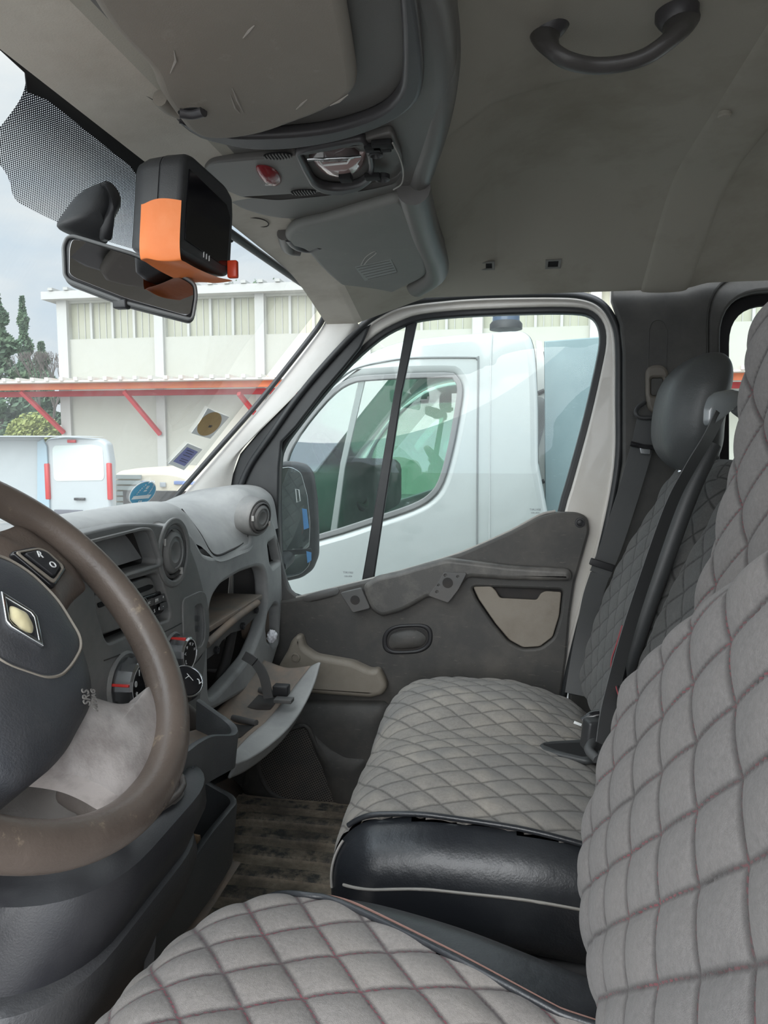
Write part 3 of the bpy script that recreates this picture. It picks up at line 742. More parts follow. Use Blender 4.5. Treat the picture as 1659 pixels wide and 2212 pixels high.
# ================================================================== OUTSIDE
mp_ground = plastic('yard', (.30, .29, .275), .9, (.2, .19, .18), .5, 1.5)
tag(grid('ground', lambda s, t: (lerp(-80, 60, s), lerp(-40, 120, t), -EYE), 4, 4, mp_ground), kind='structure')
MW = plastic('render_wall', (.40, .40, .355), .85, (.36, .35, .29), .35, .6)
MWP = plastic('pilaster_paint', (.43, .43, .41), .85)
MPAN = plastic('translucent_panel', (.36, .36, .28), .6, (.32, .32, .26), .5, .5)
# workshop building behind the yard, front face parallel to the cab side
BY = 25.0; FB = YF(BY)
b = empty('building', (-4, BY + 6, -EYE), 'long white workshop building with a high band of pale window panels', 'building')
x0 = FB.px(128, 700).x; x1 = 24.0
zt = FB.px(128, 650).y; cn = FB.px(128, 829).y; wb, wt = FB.px(240, 731).y, FB.px(240, 652).y
xs = [FB.px(u, 700).x for u in (150, 333, 357, 551, 575)]
bay = xs[4] - xs[2]; wid = xs[3] - xs[2]
holes = []
k = 0; xx = xs[2] - bay
while xx < x1 - wid:
    holes.append((xx, xx + wid)); xx += bay
ol = [Vector((x0, -EYE)), Vector((x1, -EYE)), Vector((x1, zt)), Vector((x0, zt))]
hl = [[Vector((a, wb)), Vector((c_, wb)), Vector((c_, wt)), Vector((a, wt))] for a, c_ in holes]
link('wall', curve_mesh(FB, [ol] + hl, .35, 0), MW, b, False)
for a, c_ in holes:
    parts = [boxm(((a+c_)/2, BY + .22, (wb+wt)/2), (c_-a)/2, .04, (wt-wb)/2)]
    w1 = link('window_panel', meshd('m', *parts[0]), MPAN, b, False)
    mu = join([boxm((a + (c_-a)*q, BY + .12, (wb+wt)/2), .045, .06, (wt-wb)/2) for q in (.25, .5, .75)] + [boxm((a + (c_-a)*q, BY + .17, (wb+wt)/2), .012, .02, (wt-wb)/2) for q in (.08, .16, .33, .41, .58, .66, .83, .91)])
    link('mullions', fixn(meshd('m', *mu)), MWP, w1, False)
    gapx = (c_ + (bay - wid)/2)
    link('pilaster', fixn(meshd('m', *boxm((gapx, BY - .06, (zt - EYE)/2), .17, .08, (zt + EYE)/2))), MWP, b, False)
link('pilaster', fixn(meshd('m', *boxm((x0 + .2, BY - .06, (zt - EYE)/2), .2, .08, (zt + EYE)/2))), MWP, b, False)
link('side_wall', fixn(meshd('m', *boxm((x0 + .15, BY + 6, (zt - EYE)/2), .15, 6, (zt + EYE)/2))), MW, b, False)
link('eaves', fixn(meshd('m', *boxm(((x0+x1)/2 - .1, BY + .1, zt + .12), (x1-x0)/2 + .3, .55, .14))), MWP, b, False)
rf = join([boxm((x, BY + .3, zt + .33), .09, .8, .05) for x in np.arange(x0, x1, .62)] + [boxm(((x0+x1)/2, BY + 6, zt + .2), (x1-x0)/2, 6.3, .05)])
link('roof', fixn(meshd('m', *rf)), plastic('roof_sheet', (.38, .38, .36), .7), b, False)
# red steel canopy with corrugated sheets
cn_y = 23.4; FC = YF(cn_y); cz = FC.px(300, 832).y; MRED = plastic('red_steel', hexc(190, 70, 75), .6, hexc(150, 60, 60), .4, 3)
can = empty('canopy', (-8, BY, cz), 'red steel lean-to canopy with corrugated sheets along the workshop wall', 'canopy')
cx0 = -24.0; cx1 = 20
sheet = join([boxm(((cx0+cx1)/2, cn_y + .42, cz + .12), (cx1-cx0)/2, .95, .03)] + [boxm((x, cn_y - .1, cz + .20), .07, .5, .06) for x in np.arange(cx0, cx1, .55)])
link('roof_sheets', fixn(meshd('m', *sheet)), plastic('canopy_sheet', (.62, .60, .56), .7, hexc(190, 120, 80), .4, 2), can, False)
link('front_beam', fixn(meshd('m', *boxm(((cx0+cx1)/2, cn_y, cz - .0), (cx1-cx0)/2, .06, .12))), plastic('rust_beam', hexc(205, 115, 75), .6, hexc(185, 70, 70), .7, 2), can, False)
link('rear_beam', fixn(meshd('m', *boxm(((cx0+cx1)/2, BY - .2, cz - .16), (cx1-cx0)/2, .06, .10))), MRED, can, False)
for (ut, vt, ub, vb) in ((45, 845, 138, 935), (268, 845, 346, 938), (516, 850, 560, 905), (760, 850, 800, 930)):
    A_ = P(ut, vt, Y=cn_y + .1); B_ = P(ub, vb, Y=BY - .2)
    v_, f_ = tubem([A_, B_], .095, 4); link('brace', fixn(meshd('m', v_, f_)), MRED, can, False)
# trees behind the yard on the left
MLEAF = plastic('conifer_leaf', (.10, .16, .10), .9, (.17, .22, .12), .6, 1.2); MBARK = plastic('bark', (.13, .11, .10), .9)
MLEAF2 = plastic('bush_leaf', (.26, .30, .10), .9, (.35, .34, .14), .6, 1.5)
def leafcloud(name, mat, parent, fnpos, n, size, rs):
    vs, fs = [], []
    for _ in range(n):
        p, s = fnpos(rs); s *= size
        a = Vector((rs.uniform(-1, 1), rs.uniform(-1, 1), rs.uniform(-1, 1))).normalized(); b_ = a.orthogonal().normalized()
        c_ = a.cross(b_); i = len(vs)
        vs += [p + b_*s, p + c_*s*.6, p - b_*s, p - c_*s*.6]; fs.append((i, i+1, i+2, i+3))
    return mesh(name, vs, fs, mat, parent, False, fix=False)
def conifer(u, vtop, Y, r, label, seed, n=5200):
    rs = random.Random(seed); c = P(u, 960, Y=Y); top = P(u, vtop, Y=Y).z; H = top + EYE
    t = empty('conifer_tree', (c.x, Y, -EYE), label, 'tree', 'conifers left of the workshop')
    tube('trunk', [V(c.x, Y, -EYE), V(c.x + .1, Y, top - .3)], [.28, .03], MBARK, t, seg=8)
    def pos(rs):
        h = rs.random()**.8; k = rs.random(); layer = .7 + .3*math.sin(h*38)
        rad = (1 - h)**.8 * r * layer * (.35 + .65*rs.random()**.6); th = rs.uniform(0, 6.283)
        return V(c.x + rad*math.cos(th), Y + rad*math.sin(th), -EYE + 1 + h*(H-1) - rad*.25), rs.uniform(.6, 1.2)
    leafcloud('foliage', MLEAF, t, pos, n, .20, rs)
conifer(6, 628, 34, 2.6, 'tall pointed dark conifer at the left edge of the windscreen', 1)
conifer(62, 640, 46, 1.6, 'slender conifer with a bare thin tip beside the taller pointed one', 2, 2600)
conifer(98, 740, 41, 2.0, 'lower dark conifer close to the left corner of the workshop', 3)
conifer(-70, 700, 52, 3.2, 'broad dark conifer mostly hidden at the far left', 4)
bt = empty('bare_tree', (P(112, 960, Y=33).x, 33, -EYE), 'leafless thin-branched tree beside the workshop corner', 'tree'); rs = random.Random(5); parts = []
def branch(p, d, l, r, k):
    q = p + d*l; parts.append(tubem([p, q], [r, r*.7], 5))
    if k:
        for _ in range(3):
            dd = (d + V(rs.uniform(-.45, .45), rs.uniform(-.45, .45), rs.uniform(-.1, .5))).normalized(); branch(q, dd, l*.72, r*.65, k-1)
branch(V(P(112, 960, Y=33).x, 33, -EYE), V(0, 0, 1), 2.1, .10, 5)
mesh('branches', *join(parts), MBARK, bt, False)
bu = empty('bush', (P(75, 960, Y=30).x, 30, -EYE), 'rounded yellow-green bush behind the white van', 'bush'); cb = P(75, 935, Y=30)
leafcloud('foliage', MLEAF2, bu, lambda rs: (cb + V(*(rs.gauss(0, 1) for _ in range(3))).normalized() * (1.25*rs.random()**.4) + V(0, 0, -.3), rs.uniform(.6, 1.2)), 4200, .10, random.Random(6))
dk = P(20, 960, Y=45)
# small crown peeping over the workshop roof
rt = empty('roof_tree', (P(548, 960, Y=42).x, 42, -EYE), 'thin treetop showing above the workshop roof edge', 'tree'); ct = P(550, 622, Y=42)
leafcloud('foliage', MLEAF, rt, lambda rs: (ct + V(rs.gauss(0, .55), rs.gauss(0, .4), rs.gauss(0, .16)), rs.uniform(.6, 1)), 500, .10, random.Random(8))
tube('trunk', [V(ct.x, 42, -EYE), ct], [.2, .03], MBARK, rt, seg=6)

# white panel van, rear doors towards the yard
VP = plastic('van_paint', (.38, .41, .42), .3, coat=.5); VG = plastic('van_lamp', (.45, .03, .03), .25)
van = empty('panel_van', (P(100, 1000, Y=15.5).x, 15.5, -EYE), 'white panel van parked beyond the yard with closed rear doors', 'van')
FV0 = YF(15.0)
hp = [(83, 1300), (86, 1000), (90, 960), (104, 946), (140, 942), (215, 947), (230, 958), (237, 1000), (241, 1300)]
plate('rear_doors', FV0, hp, .3, VP, van, bevel=.06, rr=.06)
side = [V(*P(u, v, Y=15.0)) for u, v in ((82, 1300), (82, 990), (92, 950), (106, 944))]
far = [V(-3.5 + p.x, p.y - 1.2, p.z) for p in side]
grid('side_body', patch([side, [a.lerp(b_, .5) for a, b_ in zip(side, far)], far]), 10, 20, VP, van)
grid('roof', lambda s, t: V(lerp(side[3].x, P(225, 946, Y=15).x, t) - s*3.5, 15 - s*1.2, side[3].z + .03*math.sin(math.pi*t)), 8, 12, VP, van)
plate('rear_window', FV0, [(113, 970), (118, 962), (200, 960), (222, 966), (226, 1030), (222, 1038), (122, 1040), (116, 1034)], .02, plastic('van_glass', (.52, .58, .56), .1), van, h=.012, bevel=.008, rr=.08)
for lx, nm in ((103, 'tail_lamp'), (237, 'tail_lamp')):
    c = P(lx, 1040, Y=14.98); bevbox(nm, c, .055, .05, .42, VG, van, bev=.03)
c = P(155, 953, Y=14.96); bevbox('brake_lamp', c, .10, .03, .035, VG, van, bev=.01)
c = P(172, 1078, Y=14.96); bevbox('door_handle', c, .13, .03, .03, M['black_gl'], van, bev=.01)
c = P(148, 1107, Y=14.96); bevbox('plate_recess', c, .35, .03, .06, M['ink'], van, bev=.01)
plate('rear_pillar', YF(14.94), [(80, 955), (92, 948), (100, 965), (106, 1090), (106, 1300), (80, 1300)], .05, plastic('van_side_glass', (.30, .40, .46), .15), van, bevel=.01)
# beige recreational vehicle behind it
rv = empty('motorhome', (P(330, 1000, Y=17.5).x, 17.5, -EYE), 'cream-coloured vehicle with blue side stripe beside the workshop wall', 'motorhome')
RC = plastic('cream_paint', (.55, .50, .40), .45)
plate('body', YF(17.0), [(236, 1300), (238, 1030), (250, 1018), (300, 1010), (360, 1009), (395, 1015), (440, 1035), (470, 1100), (480, 1300)], 2.0, RC, rv, bevel=.2, rr=.3)
pl = join([boxm(P(275, 1030 + 12*i, Y=16.93), .38, .03, .05) for i in range(6)])
mesh('rear_shutter', *pl, plastic('shutter', (.26, .29, .28), .5), rv, False)
for u, wd in ((318, .14), (405, .36)): bevbox('stripe', P(u, 1043, Y=16.97), wd, .02, .045, plastic('stripe_blue', hexc(110, 125, 165), .5), rv, bev=.01)
bevbox('side_lamp', P(352, 1047, Y=16.95), .075, .03, .06, plastic('lamp_grey', (.3, .32, .34), .3), rv, bev=.01)

# ---- white chassis-cab truck parked alongside
TY = 2.50; FT = YF(TY); TP = plastic('truck_paint', (.46, .485, .48), .22, (.48, .52, .52), .35, 2.2, coat=.6)
tr = empty('cab_truck', (.1, 3.4, -EYE), 'white cab truck parked alongside, seen through the passenger door window', 'truck')
sil = [(200, 1700), (220, 1300), (330, 1180), (480, 1120), (560, 1030), (610, 955), (660, 880), (720, 818), (790, 765), (860, 738), (940, 726), (1060, 716), (1118, 713), (1140, 720), (1152, 740), (1160, 800), (1164, 1000), (1164, 1700)]
win = [(612, 1172), (606, 1080), (610, 1000), (640, 935), (700, 860), (750, 822), (810, 812), (960, 807), (985, 815), (996, 840), (990, 890), (975, 970), (955, 1040), (930, 1075), (890, 1098), (820, 1122), (700, 1160)]
plate('near_side', FT, [sil, win], .06, TP, tr, bevel=.028, sm=3)
plate('window_seal', YF(TY - .002), [expand(win, 3), expand(win, -9)], .03, plastic('truck_rubber', (.20, .20, .20), .6), tr, bevel=.004, sm=3)
TG = glass('truck_glass', (.66, .84, .76), .5)
plate('side_glass', YF(TY + .012), expand(win, -4), .004, TG, tr, bevel=.001, sm=3)
bevd = [(776, 815), (790, 815), (745, 1010), (726, 1156), (712, 1158), (735, 1000)]
plate('glass_divider', YF(TY + .006), bevd, .012, plastic('divider_grey', (.20, .23, .22), .5), tr, bevel=.002)
WT = 1.75
so = [FT.px(u, v) for u, v in sil]; wi = [FT.px(u, v) for u, v in win]
fq2 = YF(TY + WT)
link('far_side', curve_mesh(fq2, [cat(so, 3, True), cat(wi, 3, True)], .05, .02), TP, tr)
plate('far_glass', YF(TY + WT - .02), cat(wi, 3, True), .004, TG, tr, bevel=.001, px=False)
ss = cat([so[i] for i in range(2, 17)], 4)
grid('roof_skin', lambda s, t: (lambda p: V(p.x, TY + .02 + t*(WT - .04), p.y + .04*math.sin(math.pi*t)*(1 if p.y > .1 else 0) - .002))(ss[min(len(ss)-1, int(round(s*(len(ss)-1))))]) , len(ss)-1, 12, TP, tr, angle=60)
# front glass opening is left out of the skin by a darker greenish pane laid on it
seam = [(1029, 1400), (1031, 1000), (1033, 790), (1030, 776), (1015, 772), (900, 773), (830, 781), (760, 800), (700, 850)]
tube('door_seam', cat([P(u, v, Y=TY - .002) for u, v in seam], 5), .0035, plastic('seam_grey', (.22, .23, .23), .7), tr, seg=6)
tube('panel_seam', cat([P(u, v, Y=TY - .001) for u, v in [(1056, 1400), (1058, 1000), (1060, 800), (1064, 722)]], 4), .0025, plastic('seam_pale', (.5, .52, .52), .6), tr, seg=6)
SD = plastic('truck_seat', (.10, .11, .11), .8); TD = plastic('truck_dash', (.12, .13, .13), .7)
for yy in (TY + .45, TY + 1.25):
    rbox('truck_seat', (.22, .30, .07), (8, 10, 4), .06, lambda p, yy=yy: V(.02 + p.z*-1 + (p.y)*.25, yy + p.x, -.12 + p.y), SD, tr)
bevbox('truck_dashboard', (-.75, TY + .85, -.22), .16, .75, .14, TD, tr, bev=.06)
wc = P(735, 1018, Y=TY + .42); fwh = Fr(wc, (0, 1, 0), (-.55, 0, .83))
tube('truck_steering_wheel', [fwh.at(math.cos(k*math.pi/16)*.18, math.sin(k*math.pi/16)*.18) for k in range(32)], .016, M['housing'], tr, seg=8, closed=True)
bevbox('truck_floor', (-.2, TY + .87, -.86), .9, .8, .05, TD, tr, bev=.01)
# beacon on its roof
bc = P(1093, 700, Y=TY + .35); frb = Fr(V(bc.x, TY + .35, P(1093, 712, Y=TY + .35).z), (1, 0, 0), (0, 1, 0)); bcn = empty('roof_beacon', frb.o, 'dark cylindrical warning beacon on the white truck roof', 'beacon')
lathe('beacon_base', frb, [(.062, 0), (.062, .02), (.054, .03)], M['black_mt'], bcn, seg=32)
lathe('beacon_dome', frb, [(.052, .02), (.050, .11), (.04, .13), (.01, .135)], plastic('smoked_blue', hexc(60, 75, 95), .2), bcn, seg=32)
# load bed board and frame behind the truck cab
FBd = YF(TY + .12)
bd = empty('bed_board', (.75, TY + .2, -.8), 'scratched grey steel headboard standing behind the white truck cab', 'board')
MG = plastic('galvanised', hexc(118, 138, 142), .5, hexc(150, 168, 170), .6, 3, scratch=.5, spec=.5)
plate('panel', FBd, [(1176, 737), (1290, 728), (1480, 715), (1480, 1500), (1180, 1500)], .03, MG, bd, bevel=.004)
ladder = join([tubem([P(u, 760, Y=TY+.35), P(u, 1300, Y=TY+.35)], .006, 6) for u in (1167, 1173)] + [tubem([P(1162, v, Y=TY+.3), P(1176, v-6, Y=TY+.3)], .009, 6) for v in (850, 1045, 1090)])
mesh('bed_frame', *ladder, M['housing'], bd)
plate('white_bracket', YF(TY + .3), [(1158, 735), (1170, 738), (1178, 790), (1178, 1110), (1166, 1110)], .03, plastic('bracket', (.6, .6, .57), .6), bd, bevel=.002)

# building opposite, on the driver's side of the yard, gives the reflections in the glass and mirrors something real

# ================================================================== DASHBOARD
dash = empty('dashboard', (-.7, 1.2, -.5), 'dusty dark grey plastic dashboard with centre stack, open shelf and vents', 'dashboard')
# top and front of the passenger side: cross-sections (X,Z) from windscreen to shelf, varying across Y
def dsec(Y):
    k = sstep(1.30, 1.40, Y)
    e = sstep(1.56, 1.66, Y)
    c_ = [(-1.06, -.30), (-.86, -.175), (-.76, -.125), (-.70, -.112), (-.655, -.112), (-.625, -.125), (-.612, -.150), (-.600, -.19)]
    p_ = [(-1.06, -.30), (-.90, -.19), (-.80, -.138), (-.74, -.128), (-.69, -.135), (-.645, -.160), (-.605, -.200), (-.582, -.245)]
    r_ = [(-1.06, -.30), (-.90, -.19), (-.80, -.128), (-.72, -.108), (-.655, -.108), (-.62, -.122), (-.600, -.150), (-.590, -.22)]
    return [V(lerp(lerp(a[0], b_[0], k), d[0], e), Y, lerp(lerp(a[1], b_[1], k), d[1], e)) for a, b_, d in zip(c_, p_, r_)]
ys = [-.08 + i*(1.80+.08)/40 for i in range(41)]
grid('dash_top', patch([dsec(y) for y in ys]), 120, 50, M['dash'], dash, angle=180)
bevbox('pad_support', (-.645, 1.44, -.245), .040, .165, .035, M['dash'], dash, bev=.004)
# airbag cover seam and pressed line
for pts, r in (([(392, 1100), (430, 1150), (462, 1198), (500, 1188), (528, 1170), (534, 1150), (520, 1115), (500, 1100)], .0022),):
    seg = []
    for u, v in pts:      # drop onto the surface: find where the ray crosses a section
        best = None
        for Yk in np.linspace(1.2, 1.7, 60):
            sec = dsec(Yk); p = P(u, v, Y=Yk)
            zz = None
            for a, b_ in zip(sec, sec[1:]):
                if min(a.x, b_.x) <= p.x <= max(a.x, b_.x): zz = lerp(a.z, b_.z, (p.x-a.x)/(b_.x-a.x))
            if zz is None: continue
            dd = abs(zz - p.z)
            if best is None or dd < best[0]: best = (dd, p)
        if best: seg.append(best[1])
    if len(seg) > 2: tube('cover_seam', cat(seg, 6), r, M['cavity'], dash, seg=6)
tube('cover_label', [P(515, 1153, X=-.608), P(518, 1156, X=-.608)], .004, M['dash_dk'], dash, seg=6)
# loudspeaker perforation on the top
# centre stack face
XS = -.572; FS = XF(XS)
stack = [(60, 1195), (120, 1168), (200, 1146), (270, 1131), (330, 1130), (375, 1140), (405, 1165), (425, 1215), (440, 1270), (446, 1320), (445, 1420), (436, 1490), (430, 1530), (300, 1620), (120, 1680), (-120, 1760), (-120, 1260)]
disp = [(172, 1178), (300, 1146), (318, 1147), (324, 1160), (340, 1208), (338, 1218), (300, 1228), (200, 1262)]
radio = [(205, 1276), (335, 1238), (344, 1240), (350, 1256), (370, 1325), (366, 1338), (300, 1362), (236, 1390), (228, 1380), (212, 1330)]
card = [(417, 1311), (424, 1305), (432, 1304), (438, 1316), (441, 1350), (440, 1380), (434, 1394), (426, 1400), (421, 1392), (418, 1355)]
vc = FS.px(375, 1193)
def ell(c, rx, ry, n=40): return [c + Vector((math.cos(2*math.pi*k/n)*rx, math.sin(2*math.pi*k/n)*ry)) for k in range(n)]
VR = .050
cardq = rnd(pxs(FS, card), .006)
q = [rnd(pxs(FS, stack), .02)] + [rnd(pxs(FS, h_), .008) for h_ in (disp, radio)] + [cardq, ell(vc, VR, VR)]
link('stack_face', curve_mesh(FS, q, .03, .004, h=0), M['stack'], dash)
# recess liners
def recess(name, fr, pts, depth, mat, parent, k=.82, shift=(0, 0)):
    q = rnd(pxs(fr, pts), .008) if not isinstance(pts[0], Vector) else pts
    c = sum(q, Vector((0, 0)))/len(q); n = len(q); vs, fs = [], []
    for r, (sc, h) in enumerate(((1.03, -.010), (1.0, -.03), (k, -depth), (.01, -depth))):
        for p in q:
            d = c + (p - c)*sc + (Vector(shift) if r >= 2 else Vector((0, 0))); vs.append(fr.at(d.x, d.y, h))
    for r in range(3):
        for i in range(n): fs.append((r*n+i, r*n+(i+1) % n, (r+1)*n+(i+1) % n, (r+1)*n+i))
    return mesh(name, vs, fs, mat, parent, True, 40)
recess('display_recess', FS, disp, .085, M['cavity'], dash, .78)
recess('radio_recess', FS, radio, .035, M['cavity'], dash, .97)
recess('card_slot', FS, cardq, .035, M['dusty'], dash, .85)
hood = [(168, 1172), (302, 1139), (322, 1140), (330, 1155), (348, 1210), (345, 1224), (300, 1240), (190, 1272)]
plate('display_frame', FS, [rnd(pxs(FS, hood), .010), rnd(pxs(FS, disp), .008)], .012, M['stack'], dash, bevel=.004, h=.006, px=False)
for v_ in (1336, 1358):
    c = P(423, v_, X=XS - .012); bm_ = tubem([c + V(-.006, 0, 0), c + V(.006, 0, 0)], .006, 10); mesh('slot_contact', *bm_, M['chrome'], dash)
plate('slot_bezel', FS, [rnd(pxs(FS, [(392, 1305), (396, 1292), (430, 1276), (442, 1280), (449, 1320), (450, 1370), (444, 1400), (425, 1425), (404, 1440), (395, 1420)]), .012), cardq], .004, M['stack'], dash, bevel=.0015, h=.003, px=False)
lathe('plug_socket', FS, [(.008, .001), (.007, -.001), (.005, -.008), (.001, -.01)], M['cavity'], dash, c=tuple(FS.px(404, 1363)), seg=20)
tube('stack_seam', [P(u, v, X=XS+.001) for u, v in [(345, 1370), (372, 1357), (392, 1346)]], .0009, M['cavity'], dash, seg=6)
tube('stack_seam', [P(u, v, X=XS+.001) for u, v in [(225, 1427), (250, 1418), (276, 1407)]], .0009, M['cavity'], dash, seg=6)
tube('stack_seam', cat([P(u, v, X=XS+.001) for u, v in [(400, 1448), (425, 1430), (440, 1405), (447, 1370)]], 4), .0009, M['cavity'], dash, seg=6)
# radio set
rd = [(205, 1290), (334, 1247), (343, 1250), (348, 1262), (365, 1318), (362, 1330), (320, 1342), (300, 1350), (222, 1378), (214, 1350)]
rad = plate('radio', FS, rnd(pxs(FS, rd), .006), .03, M['stack'], dash, px=False, bevel=.003, h=-.012)
plate('disc_slot', FS, [(225, 1304), (336, 1263), (343, 1264), (344, 1269), (334, 1275), (228, 1314)], .003, M['void'], rad, bevel=.0005, h=-.010, rr=.003)
plate('radio_keypad', FS, rnd(pxs(FS, [(302, 1296), (358, 1277), (361, 1282), (368, 1312), (360, 1325), (312, 1345), (306, 1340), (298, 1310)]), .005), .006, M['black_gl'], rad, px=False, bevel=.002, h=-.008)
btn = join([boxm(P(u, v, X=XS - .0035), .0016, .011, .006) for u, v in ((323, 1302), (340, 1296), (354, 1290), (354, 1308))])
mesh('radio_buttons', *btn, M['dash_dk'], rad)
for s_, u, v in (('4', 324, 1325), ('5', 335, 1320), ('6', 345, 1315), ('+', 354, 1290), ('-', 354, 1309), ('FM', 340, 1297), ('SRC', 323, 1303)):
    c = FS.px(u, v); text('radio_symbol', s_, FS, c.x, c.y, .008 if len(s_) < 3 else .006, M['whitemark'], rad, h=-.001)
c = FS.px(306, 1309); lathe('volume_knob', FS, [(.015, -.01), (.015, -.002), (.013, .003), (.001, .003)], M['black_gl'], rad, c=tuple(c), seg=30)
lathe('knob_ring', FS, [(.0135, .0025), (.0135, .0038), (.012, .0038), (.012, .0025)], M['chrome'], rad, c=tuple(c), seg=30)
c = FS.px(306, 1307); text('radio_symbol', '10', FS, c.x, c.y, .008, M['whitemark'], rad, h=.0035)
# round air vents
def vent(parent, fr, c, R, name='air_vent', rot=0.0):
    v = link(name, fixn(meshd('v', *lathe_md(fr, [(R, -.03), (R, -.004), (R*.98, .002), (R*.90, .004), (R*.86, -.002), (R*.84, -.03)], c))), M['dash_dk'], parent)
    lathe('vent_flap', fr, [(R*.82, -.014), (R*.82, .000), (R*.74, .005), (R*.60, .007), (R*.58, .004), (R*.40, .006), (R*.30, .003), (R*.1, .001), (.0005, .001)], M['stack'], v, c=c, seg=48)
    lathe('vent_back', fr, [(R*.9, -.028), (.0005, -.029)], M['void'], v, c=c, seg=32)
    for a_ in (-1.0, 2.6):
        p = fr.at(c[0] + math.cos(a_+rot)*R*.93, c[1] + math.sin(a_+rot)*R*.93, .004); bevbox('vent_tab', p, .003, .0016, .006, M['pillar'], v, bev=.0006)
    return v
def lathe_md(fr, prof, c, seg=48):
    vs, fs = [], []
    for r, h in prof:
        for k in range(seg):
            th = 2*math.pi*k/seg; vs.append(fr.at(c[0] + math.cos(th)*r, c[1] + math.sin(th)*r, h))
    for i in range(len(prof) - 1):
        for k in range(seg): fs.append((i*seg+k, i*seg+(k+1) % seg, (i+1)*seg+(k+1) % seg, (i+1)*seg+k))
    return vs, fs
plate('vent_collar', FS, [ell(vc, VR*1.22, VR*1.22), ell(vc, VR*.98, VR*.98)], .006, M['stack'], dash, px=False, bevel=.0028, h=.004)
vent(dash, FS.shift(-.002), tuple(vc), VR*.93)
# heater knobs with printed marks
def knob(u, v, R, label_list, red_a, depth=.030):
    c = FS.px(u, v); k_ = empty('heater_knob', FS.at(c.x, c.y, .01)); k_.parent = dash; k_.location = Vector(WLOC[k_.name]) - WLOC[dash.name]
    lathe('knob_base', FS, [(R*1.22, -.004), (R*1.22, .002), (R*1.12, .005), (R*1.08, .002)], M['stack'], k_, c=tuple(c), seg=40)
    lathe('knob_grip', FS, [(R, .0), (R, depth*.3), (R*.96, depth), (R*.88, depth+.003), (R*.84, depth+.001)], M['chrome'], k_, c=tuple(c), seg=16, angle=10)
    lathe('knob_face', FS, [(R*.88, depth*.6), (R*.88, depth+.002), (.001, depth+.002)], M['black_gl'], k_, c=tuple(c), seg=40)
    p = FS.at(c.x + math.cos(red_a)*R*.97, c.y + math.sin(red_a)*R*.97, depth*.5)
    bevbox('red_mark', p, depth*.5, .002, .003, M['red'], k_, bev=.0008, ax=(FS.n, V(0, -math.sin(red_a), math.cos(red_a)), V(0, math.cos(red_a), math.sin(red_a))))
    for s_, a_ in label_list:
        text('knob_mark', s_, FS, c.x + math.cos(a_)*R*.6, c.y + math.sin(a_)*R*.6, R*.34, M['whitemark'], k_, h=depth+.0026)
    ringp = [FS.at(c.x + math.cos(t)*R*.83, c.y + math.sin(t)*R*.83, depth+.0022) for t in [2*math.pi*i/36 for i in range(36)]]
    tube('face_ring', ringp, .0006, M['whitemark'], k_, seg=5, closed=True)
    return k_
FS_keep = FS
knob(373, 1411, .031, [('v', 1.5), ('v', 2.2), ('<', 2.9), ('L', 3.7), ('=', .2), ('>', .9)], 1.9)
knob(268, 1475, .040, [('2', 1.3), ('1', 2.1), ('0', 2.85), ('*', 3.6), ('3', .6)], 2.9)
# gear lever with printed shift pattern
gl_ = empty('gear_lever', P(400, 1500, Y=1.02), 'glossy black gear knob with white R shift pattern beside the heater knobs', 'gear lever')
gc = P(403, 1472, Y=1.03); gn = V(.62, -.42, .66).normalized(); gfr = Fr(gc, gn.orthogonal(), gn.cross(gn.orthogonal()))
gfr = Fr(gc, V(.1, .9, .45).cross(gn).cross(gn) * -1, gn.cross(V(.1, .9, .45)))
a_ = V(.35, .9, .25); a_ = (a_ - gn*a_.dot(gn)).normalized(); gfr = Fr(gc, a_, gn.cross(a_))
lathe('shift_knob', gfr, [(.010, -.065), (.016, -.05), (.024, -.03), (.028, -.012), (.0275, -.002), (.025, .001)], M['black_gl'], gl_, seg=40, sx=1.0)
lathe('knob_cap', gfr, [(.0255, -.002), (.024, .003), (.013, .0055), (.0005, .006)], M['black_gl'], gl_, seg=40)
tube('chrome_ring', [gfr.at(math.cos(t)*.026, math.sin(t)*.026, .001) for t in [2*math.pi*i/40 for i in range(40)]], .0016, M['chrome'], gl_, seg=8, closed=True)
text('shift_pattern', 'R', gfr, -.012, .010, .016, M['whitemark'], gl_, h=.0055)
text('shift_pattern', '2', gfr, .014, -.012, .013, M['whitemark'], gl_, h=.0045)
mesh('shift_lines', *join([tubem([gfr.at(*p, .0056), gfr.at(*q_, .0056)], .0006, 5) for p, q_ in (((-.002, .004), (.006, .004)), ((.006, .009), (.006, -.006)))]), M['whitemark'], gl_)
tube('shaft', cat([gfr.at(0, 0, -.07), P(405, 1545, Y=1.10), P(400, 1600, Y=1.16)], 5), [.013, .013, .013, .013, .014, .016, .018, .02, .022, .025, .03], M['boot'], gl_, seg=16)

# ---- passenger half: shelf, glovebox opening, end column
FP = XF(-.585)
face = [(395, 1140), (415, 1150), (440, 1196), (458, 1202), (500, 1192), (540, 1172), (546, 1150), (540, 1110), (548, 1080), (575, 1086), (597, 1140), (609, 1200), (612, 1290), (604, 1390), (588, 1440), (560, 1475), (520, 1500), (470, 1530), (400, 1560)]
hole = [(450, 1440), (452, 1330), (458, 1292), (478, 1262), (520, 1236), (556, 1224), (570, 1228), (576, 1250), (578, 1300), (570, 1350), (545, 1412), (515, 1450), (470, 1500), (452, 1510)]
pk1 = [(579, 1175), (594, 1164), (600, 1180), (606, 1212), (590, 1226), (584, 1215)]
pk2 = [(580, 1325), (592, 1306), (600, 1308), (602, 1350), (601, 1385), (590, 1396), (578, 1385), (575, 1355)]
q = [rnd(pxs(FP, face), .012), rnd(pxs(FP, hole), .02), rnd(pxs(FP, pk1), .006), rnd(pxs(FP, pk2), .008)]
